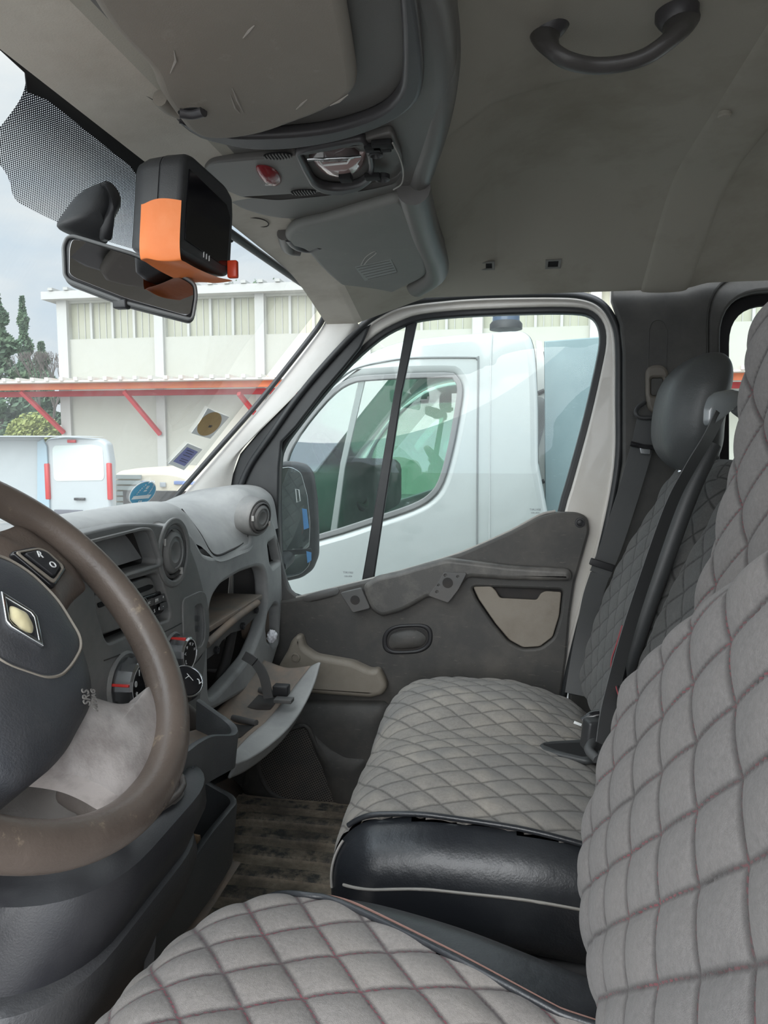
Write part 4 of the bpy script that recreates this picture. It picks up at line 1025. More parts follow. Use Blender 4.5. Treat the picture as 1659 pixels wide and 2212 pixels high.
link('passenger_face', curve_mesh(FP, q, .035, .010, h=0), M['dash'], dash)
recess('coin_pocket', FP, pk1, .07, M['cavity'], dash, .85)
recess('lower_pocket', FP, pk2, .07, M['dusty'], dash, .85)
# cavity of shelf and glovebox
cav = join([boxm((-.80, 1.48, -.42), .012, .30, .26)])
mesh('cavity_back', *cav, M['cavity'], dash)
bevbox('shelf', (-.685, 1.47, -.372), .10, .185, .006, M['dusty'], dash, bev=.002)
tube('shelf_lip', cat([P(u, v, X=-.580) for u, v in [(446, 1392), (470, 1370), (500, 1343), (530, 1320), (556, 1302)]], 4), .008, M['dusty'], dash, seg=8, flat=(1, 1))
plate('shelf_fascia', XF(-.588), [(447, 1392), (500, 1346), (556, 1305), (555, 1330), (540, 1345), (520, 1362), (500, 1368), (480, 1385), (465, 1412), (448, 1425)], .006, M['dash_dk'], dash, bevel=.002)
for u, v in ((468, 1404), (524, 1352), (553, 1318)):
    lathe('hinge_eye', XF(-.584), [(.008, -.002), (.008, .004), (.005, .004), (.004, 0), (.001, 0)], M['black_mt'], dash, c=tuple(XF(-.584).px(u, v)), seg=18)
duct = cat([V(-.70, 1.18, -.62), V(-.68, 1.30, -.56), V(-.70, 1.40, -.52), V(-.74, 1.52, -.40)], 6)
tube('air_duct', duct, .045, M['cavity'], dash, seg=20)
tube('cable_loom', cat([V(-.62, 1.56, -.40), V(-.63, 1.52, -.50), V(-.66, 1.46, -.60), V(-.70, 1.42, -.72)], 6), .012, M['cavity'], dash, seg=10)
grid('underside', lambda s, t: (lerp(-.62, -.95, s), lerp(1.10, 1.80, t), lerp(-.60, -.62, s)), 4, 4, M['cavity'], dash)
# left of the stack: instrument hood and driver's side
bevbox('driver_face', (-.68, .36, -.36), .08, .46, .22, M['stack'], dash, bev=.03)
hd = lambda s, t: V(-.60 - .16*s, lerp(.25, .80, t), -.135 + .035*math.sin(math.pi*t) + .02*math.sin(math.pi*s))
grid('instrument_hood', hd, 12, 20, M['dash'], dash)
# right-hand end vent pod
FE = Fr(P(563, 1118, X=-.560), (.30, .95, 0), (.12, -.03, 1)); ec = (0, 0)
vent(dash, FE, ec, .037, rot=.5)
lathe('pod_collar', FE, [(.046, -.04), (.045, -.006), (.042, -.001), (.038, -.001), (.036, -.01)], M['stack'], dash, c=ec, seg=48)
podp = [(520, 1090), (535, 1078), (560, 1072), (582, 1085)]
# small plugged cover plate on the top right of the pod
# bundle of white paper tissue in the lower pocket
ti = empty('crumpled_tissue', P(587, 1375, X=-.59), 'crumpled white paper tissue in the lower pocket at the dash end', 'tissue')
def tis(s, t):
    th = s*2*math.pi; ph = (t-.5)*math.pi; r = .020*(1 + .35*noise.noise(V(math.cos(th)*math.cos(ph), math.sin(th)*math.cos(ph), math.sin(ph))*2.4))
    c = P(587, 1375, X=-.586); return c + V(r*.6*math.cos(th)*math.cos(ph), r*.8*math.sin(th)*math.cos(ph), r*math.sin(ph)*.8)
grid('tissue', tis, 30, 20, M['paper'], ti, angle=25)
# ---- glovebox lid hanging open
lid = empty('glovebox_lid', V(-.6, 1.35, -.58)); lid.parent = dash; lid.location = WLOC[lid.name] - WLOC[dash.name]
rim_px = [(690, 1436), (676, 1480), (652, 1530), (620, 1575), (580, 1612), (540, 1640), (505, 1655)]
rimY = [1.62, 1.58, 1.50, 1.40, 1.30, 1.20, 1.12]
R1 = [P(u, v, Y=y) for (u, v), y in zip(rim_px, rimY)]
inn_px = [(672, 1440), (640, 1480), (610, 1520), (575, 1560), (540, 1590), (515, 1615), (498, 1638)]
R0 = [P(u, v, Y=y) + V(0, 0, 0) for (u, v), y in zip(inn_px, [y + .005 for y in rimY])]
H1 = [V(-.585, 1.66, -.535), V(-.59, 1.58, -.55), V(-.60, 1.50, -.56), V(-.605, 1.42, -.57), V(-.61, 1.33, -.575), V(-.61, 1.25, -.58), V(-.61, 1.16, -.58)]
mid = [a.lerp(b_, .5) - V(0, 0, .012) for a, b_ in zip(R0, H1)]
grid('lid_inner', patch([H1, mid, R0]), 20, 40, M['dusty'], lid, thick=.006)
Rb = [p + V(-.010, 0, -.022) for p in R1]
grid('lid_outer', patch([R0, [p + V(.0, -.004, .006) for p in R1], R1, Rb]), 16, 40, M['dash'], lid, thick=.004)
Hb = [p - V(0, 0, .02) for p in H1]
grid('lid_shell', patch([Rb, [a.lerp(b_, .5) - V(0, 0, .025) for a, b_ in zip(Rb, Hb)], Hb]), 12, 40, M['dash_dk'], lid)
for k0, k1 in ((.25, .42), (.52, .72)):
    fnp = patch([H1, mid, R0])
    tube('lid_rib', [fnp(.35, k0) + V(0, 0, .006), fnp(.9, k0 + .03) + V(0, 0, .008)], .007, M['dash_dk'], lid, seg=8)
    grid('lid_slot', lambda s, t, k0=k0, k1=k1: fnp(lerp(.40, .88, s), lerp(k0 + .03, k1 - .02, t)) + V(0, 0, .0045), 6, 6, M['cavity'], lid)
lt = P(608, 1490, Y=1.50); bevbox('latch', lt, .018, .012, .012, M['black_mt'], lid, bev=.004)
bevbox('latch_plate', lt + V(.015, -.03, -.012), .02, .012, .004, M['dash_dk'], lid, bev=.001)
arm = cat([P(527, 1415, Y=1.50), P(552, 1432, Y=1.50), P(572, 1462, Y=1.50), P(580, 1500, Y=1.50)], 6)
ribbon('stay_arm', [P(527, 1415, Y=1.50), P(552, 1432, Y=1.50), P(570, 1462, Y=1.50), P(580, 1508, Y=1.50)], V(.7, 0, -.7), .022, M['dash_dk'], lid, thick=.004)

# ================================================================== CONSOLE BELOW THE STACK
con = empty('centre_console', (-.6, .85, -.95), 'dark textured plastic lower console with open bins under the dashboard', 'console')
def rrect(xa, xb, ya, yb, z, r, n=10):
    q = rnd([V(xa, ya, z), V(xb, ya, z), V(xb, yb, z), V(xa, yb, z)], r, n); return q
def loft(name, rings, mat, parent, cap=True, angle=50):
    n = len(rings[0]); vs = [p for r in rings for p in r]; fs = []
    for i in range(len(rings)-1):
        for k in range(n): fs.append((i*n+k, i*n+(k+1) % n, (i+1)*n+(k+1) % n, (i+1)*n+k))
    if cap: fs.append(tuple(range(n))); fs.append(tuple((len(rings)-1)*n + k for k in range(n)))
    return mesh(name, vs, fs, mat, parent, True, angle)
loft('console_shell', [rrect(-.98, -.56, .46, .97, -.96, .05), rrect(-.96, -.50, .47, .96, -.78, .08), rrect(-.95, -.425, .50, .94, -.62, .11), rrect(-.94, -.395, .52, .93, -.55, .12), rrect(-.93, -.395, .53, .92, -.525, .12), rrect(-.92, -.405, .54, .91, -.520, .12)], M['tunnel'], con)
loft('console_collar', [rrect(-.92, -.402, .55, .925, -.525, .12), rrect(-.91, -.378, .57, .925, -.475, .12), rrect(-.90, -.380, .58, .925, -.445, .12), rrect(-.88, -.395, .60, .91, -.437, .11)], plastic('collar', (.020, .020, .024), .4, (.09, .09, .09), .3, 5, bump=.4, bscale=500), con)
# leather gaiter with folds
def gait(s, t):
    th = t*2*math.pi; r = lerp(1, .35, s)
    fold = 1 + .05*math.sin(6*th + 2*s) * (1-s)
    return V(-.51 + .115*r*math.cos(th)*fold - .03*s, .775 + .135*r*math.sin(th)*fold, -.438 + .045*math.sin(s*math.pi/2)*(1 + .12*math.sin(3*th + 4*s)))
grid('gaiter', gait, 30, 80, M['boot'], con)
gpz = [gait(.02, k/40) + V(0, 0, .006) for k in range(40)]
tube('gaiter_seam', gpz, .004, M['boot'], con, seg=8, closed=True)
# park brake lever and the pale dome beside it
dome = lambda s, t: V(-.62 + .10*math.sin(s*math.pi/2)*math.cos(t*2*math.pi), .62 + .10*math.sin(s*math.pi/2)*math.sin(t*2*math.pi), -.462 + .06*math.cos(s*math.pi/2))
grid('gaiter_base', dome, 14, 40, plastic('dome_bg', (.115, .095, .08), .6, bump=.4), con)
hb = empty('park_brake_lever', P(230, 1720, D=.78), 'dark leather-look park brake lever behind the steering wheel rim', 'brake lever')
tube('grip', cat([P(148, 1688, Y=.66), P(178, 1710, Y=.655), P(250, 1755, Y=.64), P(288, 1770, Y=.635)], 5), [.012, .019, .021, .021, .021, .021, .020, .020, .019, .019, .018, .018, .017, .017, .016, .012], M['boot'], hb, seg=16)
tube('grip_rib', cat([P(235, 1700, Y=.74), P(262, 1722, Y=.72), P(300, 1745, Y=.70)], 4), .014, M['boot'], hb, seg=12)
# upper tray
def wallstrip(name, top, bot, th, mat, parent):
    T, B = cat(top, 8), cat(bot, 8); n = len(T)
    nr = []
    for i in range(n):
        d = T[min(i+1, n-1)] - T[max(i-1, 0)]; d.z = 0; d.normalize(); nr.append(V(-d.y, d.x, 0))
    prof = lambda i: [B[i] + nr[i]*th*.5, T[i] + nr[i]*th*.5 - V(0, 0, th*.5), T[i] + nr[i]*th*.42, T[i] + V(0, 0, th*.15), T[i] - nr[i]*th*.42, T[i] - nr[i]*th*.5 - V(0, 0, th*.5), B[i] - nr[i]*th*.5]
    vs = [p for i in range(n) for p in prof(i)]; fs = []
    for i in range(n-1):
        for k in range(7): fs.append((i*7+k, i*7+(k+1) % 7, (i+1)*7+(k+1) % 7, (i+1)*7+k))
    fs.append(tuple(range(7))); fs.append(tuple((n-1)*7+k for k in range(7)))
    return mesh(name, vs, fs, mat, parent, True, 60)
t_px = [(428, 1511, -.50, None), (465, 1537, None, 1.06), (494, 1558, None, 1.06)]
top1 = [P(428, 1512, Y=1.09), P(462, 1536, Y=1.085), P(490, 1556, Y=1.08), P(504, 1570, Y=1.065), P(506, 1582, Y=1.04), P(494, 1588, Y=1.02), P(455, 1590, Y=.97), P(425, 1604, Y=.92), P(398, 1624, Y=.88), P(370, 1640, Y=.84)]
bot1 = [P(428, 1620, Y=1.09), P(460, 1635, Y=1.085), P(486, 1648, Y=1.08), P(498, 1652, Y=1.065), P(499, 1658, Y=1.04), P(488, 1664, Y=1.02), P(455, 1682, Y=.97), P(428, 1698, Y=.92), P(398, 1712, Y=.88), P(370, 1724, Y=.84)]
wallstrip('upper_tray', top1, bot1, .012, M['tray'], con)
grid('upper_tray_floor', patch([[P(428, 1575, Y=1.09), P(500, 1620, Y=1.06)], [P(330, 1600, Y=.98), P(398, 1680, Y=.88)]]), 8, 8, M['dusty'], con)
# lower bin
top2 = [P(415, 1668, Y=1.12), P(440, 1686, Y=1.12), P(475, 1706, Y=1.115), P(498, 1720, Y=1.10), P(504, 1734, Y=1.075), P(492, 1750, Y=1.04), P(455, 1795, Y=.97), P(415, 1850, Y=.90), P(370, 1916, Y=.83), P(330, 1985, Y=.775)]
bot2 = [P(415, 1800, Y=1.12), P(440, 1815, Y=1.12), P(472, 1830, Y=1.115), P(492, 1840, Y=1.10), P(494, 1860, Y=1.075), P(484, 1882, Y=1.04), P(450, 1935, Y=.97), P(405, 1995, Y=.90), P(360, 2050, Y=.83), P(320, 2100, Y=.775)]
wallstrip('lower_bin', top2, bot2, .012, M['tray'], con)
grid('lower_bin_floor', lambda s, t: (lerp(-.62, -.43, s), lerp(.80, 1.09, t), -.70), 4, 4, M['dusty'], con)
grid('lower_bin_back', lambda s, t: (-.60, lerp(.80, 1.12, s), lerp(-.95, -.50, t)), 4, 4, M['dusty'], con)
crd = empty('cardboard_scrap', P(430, 1870, Y=.95), 'scrap of pale cardboard tucked in the lower console bin', 'cardboard')
bevbox('scrap', P(417, 1826, Y=.975), .016, .002, .018, plastic('card', hexc(165, 140, 112), .8), crd, bev=.0005, ax=(V(.9, -.3, .1).normalized(), V(.3, .9, .1).normalized(), V(-.1, 0, 1)))
mesh('tray_ribs', *join([tubem([P(401 + 5*i, 1668 - 4*i, Y=.885), P(398 + 5*i, 1694 - 4*i, Y=.875)], .0022, 6) for i in range(4)]), M['tray'], con)

# ================================================================== STEERING WHEEL
WC = V(-.392, .50, -.154); wa = math.radians(39.4); wn = V(math.cos(wa), 0, math.sin(wa))
FWH = Fr(WC, (0, 1, 0), wn.cross(V(0, 1, 0)))     # a: across the cab, b: up along the wheel
sw = empty('steering_wheel', WC, 'worn brown steering wheel with scuffed rim and dark airbag pad', 'steering wheel')
RC_, RT = .1715, .0155
tube('rim', [FWH.at(math.cos(t)*RC_, math.sin(t)*RC_, 0) for t in [2*math.pi*k/120 for k in range(120)]], [RT*(1.03 - .10*math.sin(2*math.pi*k/120)) for k in range(120)], M['wheel'], sw, seg=28, closed=True, flat=(.95, 1.12), up=wn)
def mir(pts):      # complete a right-hand half outline across the wheel's middle
    q = [FWH.px(u, v) for u, v in pts]; return q + [Vector((-p.x, p.y)) for p in reversed(q)]
ctr = FWH.px(8, 1380)
def spoke(name, pts, h0, mat, hgt, both):
    q = [FWH.px(u, v) for u, v in pts]
    pillow(name, FWH, rnd(q, .012), hgt, mat, sw, h=h0, px=False, p=3, rings=8, skirt=.022)
    if both: pillow(name, FWH, rnd([Vector((-p.x, p.y)) for p in reversed(q)], .01), hgt, mat, sw, h=h0, px=False, p=3, rings=8, skirt=.018)
spoke('spoke_skin', [(120, 1470), (190, 1490), (235, 1505), (270, 1514), (300, 1508), (318, 1488), (332, 1470), (365, 1520), (372, 1570), (352, 1650), (315, 1720), (288, 1718), (262, 1708), (235, 1690), (190, 1668), (130, 1655), (60, 1650), (60, 1550)], -.006, M['spoke'], .010, False)
spoke('spoke_shoulder', [(-40, 1130), (0, 1140), (30, 1132), (55, 1120), (120, 1165), (180, 1222), (200, 1262), (184, 1275), (165, 1292), (145, 1330), (110, 1320), (60, 1250), (0, 1200)], -.008, M['wheel'], .010, True)
# airbag pad, symmetric about the wheel's middle
hub2 = [Vector(p) for p in [(.039, .072), (.053, .061), (.061, .036), (.062, .005), (.06, -.03), (.045, -.06), (.024, -.081), (-.008, -.094), (-.035, -.103), (-.067, -.107), (-.091, -.101), (-.1, -.07), (-.075, -.02), (-.062, .005), (-.061, .036), (-.053, .061), (-.039, .072), (0, .080)]]
pillow('airbag_pad', FWH, cat(hub2, 4, True), .016, M['hub'], sw, h=.008, px=False, p=5, rings=14, skirt=.045, n=120)
cov = rnd([Vector(p) for p in [(0, .070), (.029, .061), (.045, .04), (.052, .008), (.045, -.030), (.036, -.040), (.014, -.049), (-.005, -.053), (-.020, -.049), (-.046, -.025), (-.052, .008), (-.045, .04), (-.029, .061)]], .012)
pillow('airbag_cover', FWH, cov, .007, M['hub'], sw, h=.0225, px=False, p=4, rings=12, n=120, skirt=.006)
tube('cover_groove', [FWH.at(p.x, p.y, .0232) for p in cov], .0014, M['trim_bg'], sw, seg=6, closed=True)
# emblem: chrome lozenge round a yellowed worn disc
ec = FWH.px(46, 1342); FEM = FWH.shift(.0295); ec = FEM.px(44, 1340)
loz = [ec + Vector(p) for p in ((0, .027), (.0155, .003), (.0155, -.003), (0, -.027), (-.0155, -.003), (-.0155, .003))]
loz_i = [ec + (p - ec)*.78 for p in loz]
plate('emblem', FEM, [loz, loz_i], .004, M['chrome'], sw, bevel=.0012, px=False, h=.003)
plate('emblem_ground', FEM, loz_i, .002, M['black_mt'], sw, bevel=.0003, px=False, h=.001)
pillow('emblem_disc', FEM, [ec + Vector((math.cos(t)*.009*(1 + .08*math.sin(5*t)), math.sin(t)*.0125*(1 + .07*math.cos(4*t)))) for t in [2*math.pi*k/40 for k in range(40)]], .004, M['yellowed'], sw, px=False, h=.001, rings=6, n=40)
c = FWH.shift(.022).px(198, 1512)
gm = merge_me([textm('SRS', FWH.shift(.0225), c.x - .004, c.y + .004, .010, rot=.9, bold=.0001), textm('AIRBAG', FWH.shift(.0215), c.x + .003, c.y - .001, .006, rot=.9, bold=.0001)])
link('airbag_lettering', gm, plastic('embossed_grey', (.16, .15, .14), .6), sw, False)
# cruise switch block
sfr = FWH.shift(.0035)
sb = [(20, 1192), (75, 1180), (100, 1190), (138, 1222), (143, 1232), (116, 1272)]
plate('switch_bezel', sfr, rnd(pxs(sfr, sb), .006), .008, M['black_gl'], sw, px=False, bevel=.003, h=.002)
plate('switch_ring', sfr, [rnd(pxs(sfr, [(28, 1196), (80, 1187), (98, 1194), (131, 1224), (134, 1232), (113, 1265)]), .004), rnd(pxs(sfr, [(36, 1199), (80, 1191), (95, 1197), (127, 1226), (129, 1231), (111, 1257)]), .004)], .002, M['trim_bg'], sw, px=False, bevel=.0006, h=.0035)
plate('switch_key', sfr, rnd(pxs(sfr, [(45, 1201), (80, 1194), (94, 1199), (124, 1227), (110, 1252)]), .004), .004, M['black_mt'], sw, px=False, bevel=.0015, h=.0055)
for s_, u, v in (('R', 77, 1207), ('O', 105, 1229)):
    c = sfr.px(u, v); text('switch_symbol', s_, sfr, c.x, c.y, .010, M['whitemark'], sw, h=.0062, rot=-.4)
# back of the hub, column shroud
lathe('hub_back', FWH, [(.035, -.10), (.07, -.07), (.085, -.03), (.08, -.01)], M['housing'], sw, seg=40)
cs = empty('steering_column', WC - wn*.2, 'dark plastic steering column shroud behind the wheel', 'column')
tube('shroud', cat([WC - wn*.09, WC - wn*.20 - V(0, 0, .01), WC - wn*.36 - V(0, 0, .05)], 6), [.062]*3 + [.068]*4 + [.07]*6, M['stack'], cs, seg=30)
tube('wiper_stalk', cat([WC - wn*.12, WC - wn*.12 + V(.0, .07, .0), WC - wn*.10 + V(0, .125, -.01)], 5), [.008]*5 + [.010]*6, M['stack'], cs, seg=12)

# ================================================================== OVERHEAD CONSOLE
oc_ = empty('overhead_console', (-.22, .9, .40), 'dark grey plastic overhead shelf with dome light between the sun visors', 'overhead console')
ZC = .359
out = [(-400, -500), (180, 130), (232, 250), (300, 330), (372, 378), (440, 408), (505, 440), (570, 460), (640, 467), (720, 460), (800, 440), (862, 418), (905, 396), (928, 372), (940, 330), (960, 280), (972, 200), (974, 120), (962, 40), (945, -40), (880, -400), (700, -900)]
FZ = ZF(ZC)
plate('shelf_body', FZ, expand(out, 13), .11, M['console'], oc_, bevel=.022, h=0, sm=4, res=5)
# raised rear lip, glossy rolled edge
lip_path = cat([P(u, v, Z=z_) for u, v, z_ in [(900, -300, .40), (928, -60, .40), (948, 60, .395), (952, 150, .39), (940, 240, .385), (918, 325, .382), (896, 380, .382), (840, 415, .39)]], 8)
tube('rear_lip', lip_path, .020, M['console'], oc_, seg=16, flat=(1, 1.5), up=V(0, 0, 1))
FZ2 = ZF(ZC - .014)
# driver's side ridge that carries the visor pocket
rdg = [(380, 262), (430, 300), (520, 322), (600, 326), (700, 314), (790, 290), (860, 258), (900, 224), (915, 180), (912, 100), (890, -60), (860, -60), (868, 60), (870, 150), (862, 205), (825, 245), (760, 272), (690, 288), (600, 296), (500, 296), (430, 276)]
plate('visor_ridge', FZ2, rdg, .014, M['console_dk'], oc_, bevel=.005, h=0, sm=3)
# lamp panel
lp = [(455, 345), (620, 330), (720, 315), (800, 290), (846, 278), (868, 330), (872, 372), (855, 392), (800, 405), (690, 420), (600, 428), (520, 420), (455, 392), (440, 360)]
lampf = ZF(ZC - .005)
lens_hole = [(641, 320), (664, 316), (745, 300), (783, 292), (796, 312), (802, 350), (800, 378), (775, 396), (735, 405), (700, 402), (676, 388), (655, 350)]
plate('lamp_panel', lampf, [rnd(pxs(lampf, lp), .01), rnd(pxs(lampf, expand(lens_hole, 3)), .01)], .010, M['console'], oc_, px=False, bevel=.0025, h=.004)
plate('lamp_surround', lampf, [rnd(pxs(lampf, expand(lens_hole, 7)), .012), rnd(pxs(lampf, expand(lens_hole, -6)), .010)], .012, M['console_dk'], oc_, px=False, bevel=.004, h=.008)
LENS = plastic('lamp_reflector', (.52, .46, .46), .2, metal=.25, coat=.6); 
recess('lamp_bowl', lampf, expand(lens_hole, -4), .014, LENS, oc_, .8)
pillow('lamp_diffuser', lampf, [(672, 346), (700, 342), (775, 337), (790, 340), (786, 365), (768, 380), (735, 386), (700, 380), (682, 366)], .012, plastic('lens_pink', (.42, .30, .29), .15, coat=1), oc_, h=-.004, sm=3, rings=8)
pillow('reflector_arc', lampf, [(665, 345), (690, 322), (725, 312), (755, 320), (778, 338), (775, 341), (700, 345)], .010, plastic('arc_dk', (.13, .10, .10), .25, coat=1), oc_, h=-.002, rr=.004, rings=8)
bf = lampf.shift(.010)
tube('bulb_bracket', cat([bf.at(*bf.px(u, v)) for u, v in [(664, 345), (700, 343), (740, 341), (780, 337)]], 3), .0016, M['chrome'], oc_, seg=6)
tube('bulb_bracket', [bf.at(*bf.px(u, v)) for u, v in [(690, 346), (698, 357), (750, 352), (757, 341)]], .0014, M['whitemark'], oc_, seg=6)
bevbox('lens_clip', bf.at(*bf.px(747, 384)), .008, .008, .004, M['void'], oc_, bev=.001)
for u, v, r in ((811, 322, .009), (826, 375, .010)):
    c = lampf.px(u, v); lathe('screw_post', lampf, [(r, .002), (r, .008), (r*.7, .009), (r*.4, .004), (.0005, .004)], M['housing'], oc_, c=tuple(c), seg=20)
for u, v, a in ((806, 304, .010), (826, 297, .012), (805, 368, .010), (832, 305, .007)):
    bevbox('broken_clip', lampf.at(*lampf.px(u, v), .008), a, a*.7, .003, M['void'], oc_, bev=.001)
tube('panel_seam', cat([lampf.at(*lampf.px(u, v), .0095) for u, v in [(848, 290), (862, 318), (871, 350), (868, 380), (850, 394)]], 5), .0010, M['pillar'], oc_, seg=6)
pillow('warning_button', lampf, [(553, 352), (575, 350), (598, 362), (608, 380), (600, 391), (580, 388), (562, 374)], .007, M['redbtn'], oc_, h=.006, sm=4, rings=8)
c = lampf.px(579, 374); tri = [lampf.at(c.x + math.cos(a)*.006, c.y + math.sin(a)*.006, .0142) for a in (1.57, 3.66, 5.76)]
tube('button_triangle', tri, .0005, M['whitemark'], oc_, seg=5, closed=True)
for u, v in ((600, 328), (655, 407)):
    c = lampf.px(u, v); el = ell(c, .018, .009, 30)
    gr = [el]
    g_ = plate('microphone_grille', lampf, el, .002, M['void'], oc_, px=False, bevel=.0004, h=.0055)
    mesh('grille_bars', *join([tubem([lampf.at(c.x - .016 + i*.004, c.y - math.sqrt(max(0, 1 - ((-.016+i*.004)/.018)**2))*.009, .006), lampf.at(c.x - .016 + i*.004, c.y + math.sqrt(max(0, 1 - ((-.016+i*.004)/.018)**2))*.009, .006)], .0009, 5) for i in range(9)]), M['console'], g_)
# trim flap over the mirror wiring
tube('flap_seam', cat([FZ.at(*FZ.px(u, v), .002) for u, v in [(225, 215), (232, 192), (262, 187), (312, 200), (345, 222)]], 5), .0007, M['cavity'], oc_, seg=6)
tube('flap_seam', cat([FZ.at(*FZ.px(u, v), .001) for u, v in [(240, 251), (320, 262), (390, 272), (378, 290), (370, 306)]], 4), .0007, M['cavity'], oc_, seg=6)
plate('wiring_gap', FZ, [(312, 303), (470, 352), (480, 372), (455, 378), (360, 352), (335, 335)], .004, M['void'], oc_, bevel=.001, h=.0015)
tube('flap_seam', cat([FZ.at(*FZ.px(u, v), .003) for u, v in [(475, 378), (495, 400), (520, 418)]], 4), .0008, M['cavity'], oc_, seg=6)
# far side shelf roll beyond the passenger visor
FZ3 = ZF(.372)
far_out = [(480, 455), (560, 470), (640, 468), (740, 452), (830, 428), (890, 398), (912, 410), (930, 462), (950, 530), (962, 562), (957, 592), (940, 606), (900, 622), (840, 634), (790, 645), (700, 590), (620, 540), (540, 500)]
plate('passenger_shelf', FZ3, far_out, .10, M['console'], oc_, bevel=.018, h=.006, sm=3, res=4)
tube('shelf_roll', cat([P(u, v, Z=.356) for u, v in [(893, 405), (905, 450), (922, 510), (940, 556), (940, 590), (900, 618)]], 8), .024, M['console'], oc_, seg=20)
tube('flap_seam', cat([P(u, v, Z=.360) for u, v in [(508, 468), (560, 472), (580, 482), (570, 490), (520, 482)]], 5), .0009, M['cavity'], oc_, seg=6)

# ---- sun visors
def ellpx0(cu_, cv_, a, b_, ang, n=30):
    return [(cu_ + a*math.cos(t)*math.cos(ang) - b_*math.sin(t)*math.sin(ang), cv_ + a*math.cos(t)*math.sin(ang) + b_*math.sin(t)*math.cos(ang)) for t in [2*math.pi*k/n for k in range(n)]]
def visor(name, label, px, Zv, mat, th, extra):
    o = empty(name, sum([P(u, v, Z=Zv) for u, v in px], V(0, 0, 0))/len(px), label, 'sun visor')
    f = ZF(Zv); plate('visor_board', f, px, th, mat, o, bevel=th*.48, h=0, sm=4, res=5); extra(o, f); return o
def ex1(o, f):
    tube('hinge_pin', cat([P(u, v, Z=.336) for u, v in [(388, 243), (415, 246), (440, 240)]], 4), .0055, M['console_dk'], o, seg=12)
    tube('hinge_arm', cat([P(u, v, Z=.350) for u, v in [(345, 212), (365, 230), (388, 240)]], 4), .008, M['visor'], o, seg=12)
    sc = [[(525, 82), (538, 66), (550, 54)], [(376, 108), (380, 130), (368, 158)], [(502, 190), (512, 215), (526, 243)], [(498, 205), (508, 232), (518, 244)], [(713, 228), (733, 218), (752, 204)], [(640, 236), (652, 224), (664, 214)]]
    for q_ in sc: mesh('scuff', *tubem([f.at(*f.px(u, v), .0002) for u, v in q_], [.0004, .0013, .0004], 6), M['scuff'], o)
    plate('pin_recess', f, ellpx0(414, 241, 30, 9, -.05), .002, M['void'], o, bevel=.0005, h=.0008)
visor('sun_visor', 'large stained brown-grey sun visor above the driver, nearest the camera', [(160, -60), (235, 60), (320, 150), (345, 205), (385, 262), (410, 288), (445, 303), (500, 304), (570, 292), (640, 268), (700, 245), (745, 220), (766, 200), (771, 175), (762, 110), (745, 10), (725, -100), (640, -400), (-100, -500)], .338, M['visor'], .020, ex1)
def ex2(o, f):
    tube('hinge_pin', cat([P(u, v, Z=.352) for u, v in [(622, 512), (640, 530), (668, 536), (690, 528)]], 4), .0085, M['console_dk'], o, seg=12)
    tube('hinge_arm', cat([P(u, v, Z=.356) for u, v in [(612, 505), (622, 535), (648, 540)]], 4), .011, M['console'], o, seg=12)
    c = f.px(818, 581); lab = pxs(f, [(766, 575), (845, 560), (858, 588), (788, 606)])
    plate('label', f, lab, .0012, plastic('label_grey', (.27, .28, .27), .6), o, px=False, bevel=.0002, h=.001)
    mesh('label_print', *join([tubem([f.at(*f.px(770 + 5*i, 577 + 5*i), .0016), f.at(*f.px(842 + 3*i, 562 + 5*i), .0016)], .0005, 4) for i in range(6)]), M['console'], o)
    tube('scratch', cat([f.at(*f.px(u, v), .0004) for u, v in [(780, 572), (790, 555), (808, 543), (812, 547), (796, 560), (786, 572)]], 3), .0009, M['pillar'], o, seg=5)
visor('sun_visor', 'grey sun visor with faded label and scratch on the passenger side', [(617, 512), (640, 492), (700, 478), (790, 452), (850, 436), (872, 440), (890, 470), (910, 530), (923, 582), (915, 600), (880, 618), (830, 642), (800, 650), (770, 642), (720, 604), (690, 576), (662, 545), (640, 535), (624, 530)], .345, M['visor2'], .018, ex2)

# ---- grab handle on the headlining
gh = empty('grab_handle', P(1320, 90, Z=.47), 'curved dark plastic grab handle screwed to the roof lining', 'handle')
hz = [P(1180, 62, Z=.485), P(1178, 84, Z=.465), P(1192, 108, Z=.445), P(1225, 130, Z=.432), P(1280, 142, Z=.428), P(1340, 138, Z=.428), P(1390, 124, Z=.432), P(1432, 98, Z=.442), P(1462, 68, Z=.460), P(1470, 44, Z=.482)]
hc = cat(hz, 8); n_ = len(hc)
hr = [.0095 + .009*(abs(2*i/(n_-1) - 1))**3 for i in range(n_)]
tube('grip', hc, hr, plastic('handle_plastic', (.085, .080, .078), .35, bump=.3), gh, seg=20, flat=(1.15, .85), up=V(0, 0, 1))
for u, v in ((1184, 58), (1462, 42)):
    f = ZF(.482); c = f.px(u, v); pillow('mounting_foot', f, ell(c, .024, .020, 30), .016, M['console_dk'], gh, px=False, h=0, rings=6, n=40, skirt=.012)
